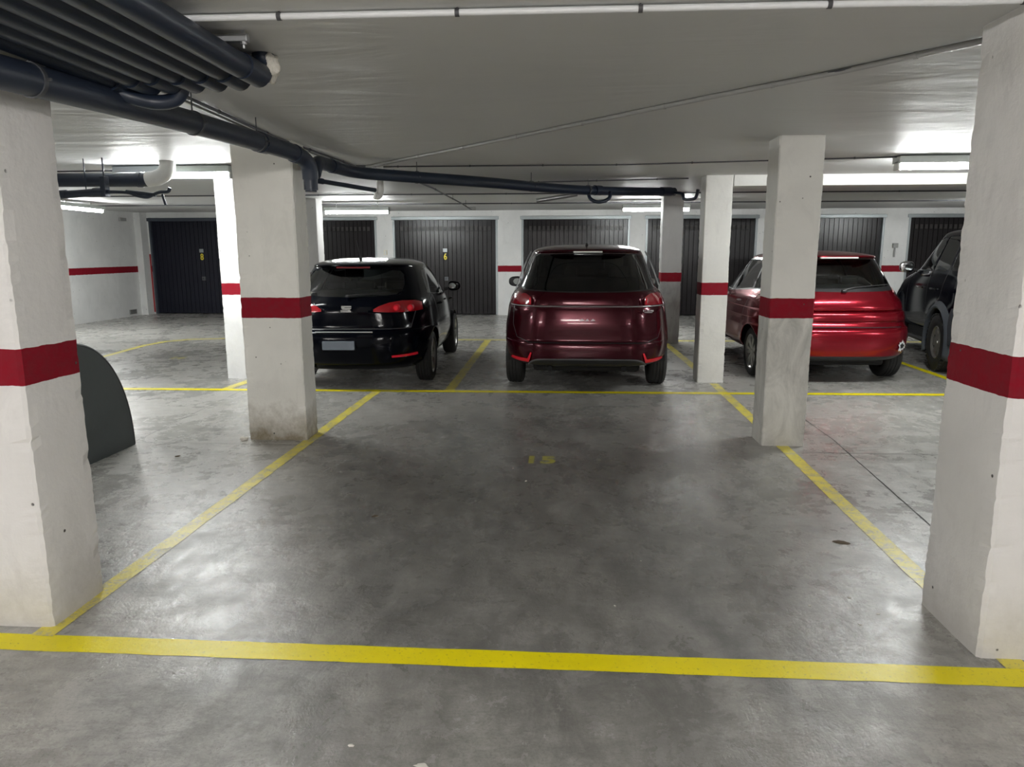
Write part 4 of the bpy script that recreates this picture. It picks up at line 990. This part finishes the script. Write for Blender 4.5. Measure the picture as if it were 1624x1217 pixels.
    fig = [(-.6, .3), (-.35, .35), (-.3, .55), (.0, .6), (.1, .3), (.4, .3), (.6, .05), (.35, -.1), (.3, -.4), (.05, -.3), (-.1, -.55), (-.3, -.3), (-.5, -.55), (-.5, -.1)]
    decal('sticker_figure', fig, .70, .475, .062, MBLK, .017)
    
    interior(root, .66, .72, .5, 3.2, MVOID); obj('parcel_shelf', B(-.6, .6, .45, .95, 1.06, 1.08, .005), MVOID, root)
    obj('rear_bench', B(-.62, .62, 1.0, 1.14, .66, 1.17, .04), MVOID, root)
    for x in (-.38, .0, .38): obj('headrest', B(x-.12, x+.12, 1.0, 1.08, 1.17, 1.28, .03), MVOID, root)
    for x in (-.37, .37): seat(root, x, 2.05, .70, .48, .52, .2)
    obj('underbody', B(-.62, .62, .35, 3.6, .20, .33, .04), MVOID, root)
    return root
red_hatch()

# ---- dark off-road car ----
def offroader():
    a = math.radians(-10.5)
    root = thing('off_road_car', (5.72, 8.95, 0), 'dark navy off-road car with grey wheel arch flares and chunky tyres', 'car', rz=a)
    paint = m_paint('navy_paint', (.001, .0015, .005), .09, 0, .10, .10); grey = simple('grey_cladding', (.06, .068, .08), .55)
    ctrl = [(.42, .70, .10, 4.3, 5, 4), (.50, .84, .02, 4.4, 5, 4), (.60, .88, .0, 4.42, 5, 4), (.80, .895, .02, 4.4, 5, 3.6), (1.0, .895, .05, 4.2, 5, 3.6), (1.15, .885, .06, 3.9, 5, 3.6), (1.26, .865, .07, 3.3, 5, 3.8), (1.33, .845, .08, 2.95, 5, 4),
            (1.48, .80, .12, 2.72, 5, 4), (1.68, .735, .18, 2.42, 5, 4), (1.79, .70, .22, 2.24, 5, 4), (1.845, .665, .26, 2.14, 4.6, 4), (1.875, .60, .36, 1.95, 4, 3.6), (1.892, .48, .55, 1.65, 3.4, 3.2), (1.90, .25, .8, 1.5, 2.6, 2.6)]
    wy = (.92, 3.62); R = .39; bm = car_shell(ctrl, 1.2, 4, [(y, .40) for y in wy], .47, .02)
    for y in wy: arch_cut(bm, y, .40, .455, .88, root)
    gl = m_glass('side_glass_offroad', (.20, .22, .24))
    for poly in (rpoly([(.30, 1.36), (.38, 1.76), (.86, 1.79), (.84, 1.35)], .04), rpoly([(.92, 1.35), (.94, 1.79), (1.50, 1.79), (1.56, 1.33)], .04), rpoly([(1.64, 1.33), (1.58, 1.79), (2.10, 1.74), (2.70, 1.33)], .04)):
        for sd in (RSIDE, LSIDE): obj('side_window', take(bm, cut(bm, poly, 'x', sd), -.004), gl, root, smooth='all', recalc=False)
    fs = cut(bm, [(-.64, 1.77), (.64, 1.77), (.74, 1.36), (-.74, 1.36)], 'y', lambda c: c.y > 1.8); obj('windscreen', take(bm, fs, -.002), gl, root, smooth='all', recalc=False)
    fs = cut(bm, rpoly([(-.6, 1.77), (.6, 1.77), (.66, 1.35), (-.66, 1.35)], .05), 'y', lambda c: c.y < .6); obj('rear_window', take(bm, fs, -.002), gl, root, smooth='all', recalc=False)
    for sd in (RSIDE, LSIDE):
        seam(bm, [(.88, 1.35), (1.0, 1.0), (1.38, .7), (1.40, .45)], 'x', sd); seam(bm, [(1.60, 1.33), (1.62, .46)], 'x', sd); seam(bm, [(2.66, 1.33), (2.7, .46)], 'x', sd)
    finish_body(bm, root, [paint, MBLK, MVOID, MVOID])
    liners(root, wy, .40, .46, .87)
    for y in wy:
        for s in (-1, 1):
            b = bmesh.new(); rows = []
            for k in range(25):
                t = PI*(-.12+1.24*k/24); c_, s_ = math.cos(t), math.sin(t)
                ring = [b.verts.new((s*xx, y+rr*c_, .40+rr*s_)) for xx, rr in ((.86, .445), (.945, .45), (.955, .47), (.945, .50), (.905, .545), (.86, .55))]
                rows.append(ring)
            for k in range(24):
                for j in range(5): b.faces.new((rows[k][j], rows[k][j+1], rows[k+1][j+1], rows[k+1][j]))
            o = obj('wheel_arch_flare', b, grey, root, smooth=40)
            md = o.modifiers.new('t', 'SOLIDIFY'); md.thickness = .01
            wheel(root, s*.80, y, R, .26, .215, s, 6, MALLOYD, big=True)
            obj('mud_flap', B(min(s*.68, s*.93), max(s*.68, s*.93), y-.47, y-.455, .20, .62, .004), grey, root)
    b = bmesh.new(); prism(b, [(-.06, .42), (.42, .42), (.46, .60), (.42, .82), (.36, .88), (-.06, .88)], 'x', -.93, .93); obj('rear_bumper', b, grey, root, smooth=30)
    for s in (-1, 1):
        mirror(root, s*.85, 2.42, 1.36, s, MCHROME if s < 0 else MBLK, w=.2, h=.17)
        for yy in (1.30, 1.95): obj('door_handle', TB([(s*.89, yy-.09, 1.08), (s*.92, yy-.06, 1.085), (s*.92, yy+.06, 1.085), (s*.89, yy+.09, 1.08)], .014, seg=8), MCHROME if yy > 1.5 else MBLK, root, smooth=True)
        obj('side_step', TB([(s*.86, 1.45, .36), (s*.90, 1.55, .35), (s*.90, 2.9, .35), (s*.86, 3.0, .36)], .03, seg=10), MBLK, root, smooth=True)
    interior(root, .80, .72, .5, 3.2, MVOID)
    for x in (-.38, .38): seat(root, x, 1.85, .85, .48, .52, .15); seat(root, x, 1.05, .85, .48, .50, .15)
    obj('underbody', B(-.6, .6, .3, 3.9, .32, .5, .04), MVOID, root)
offroader()
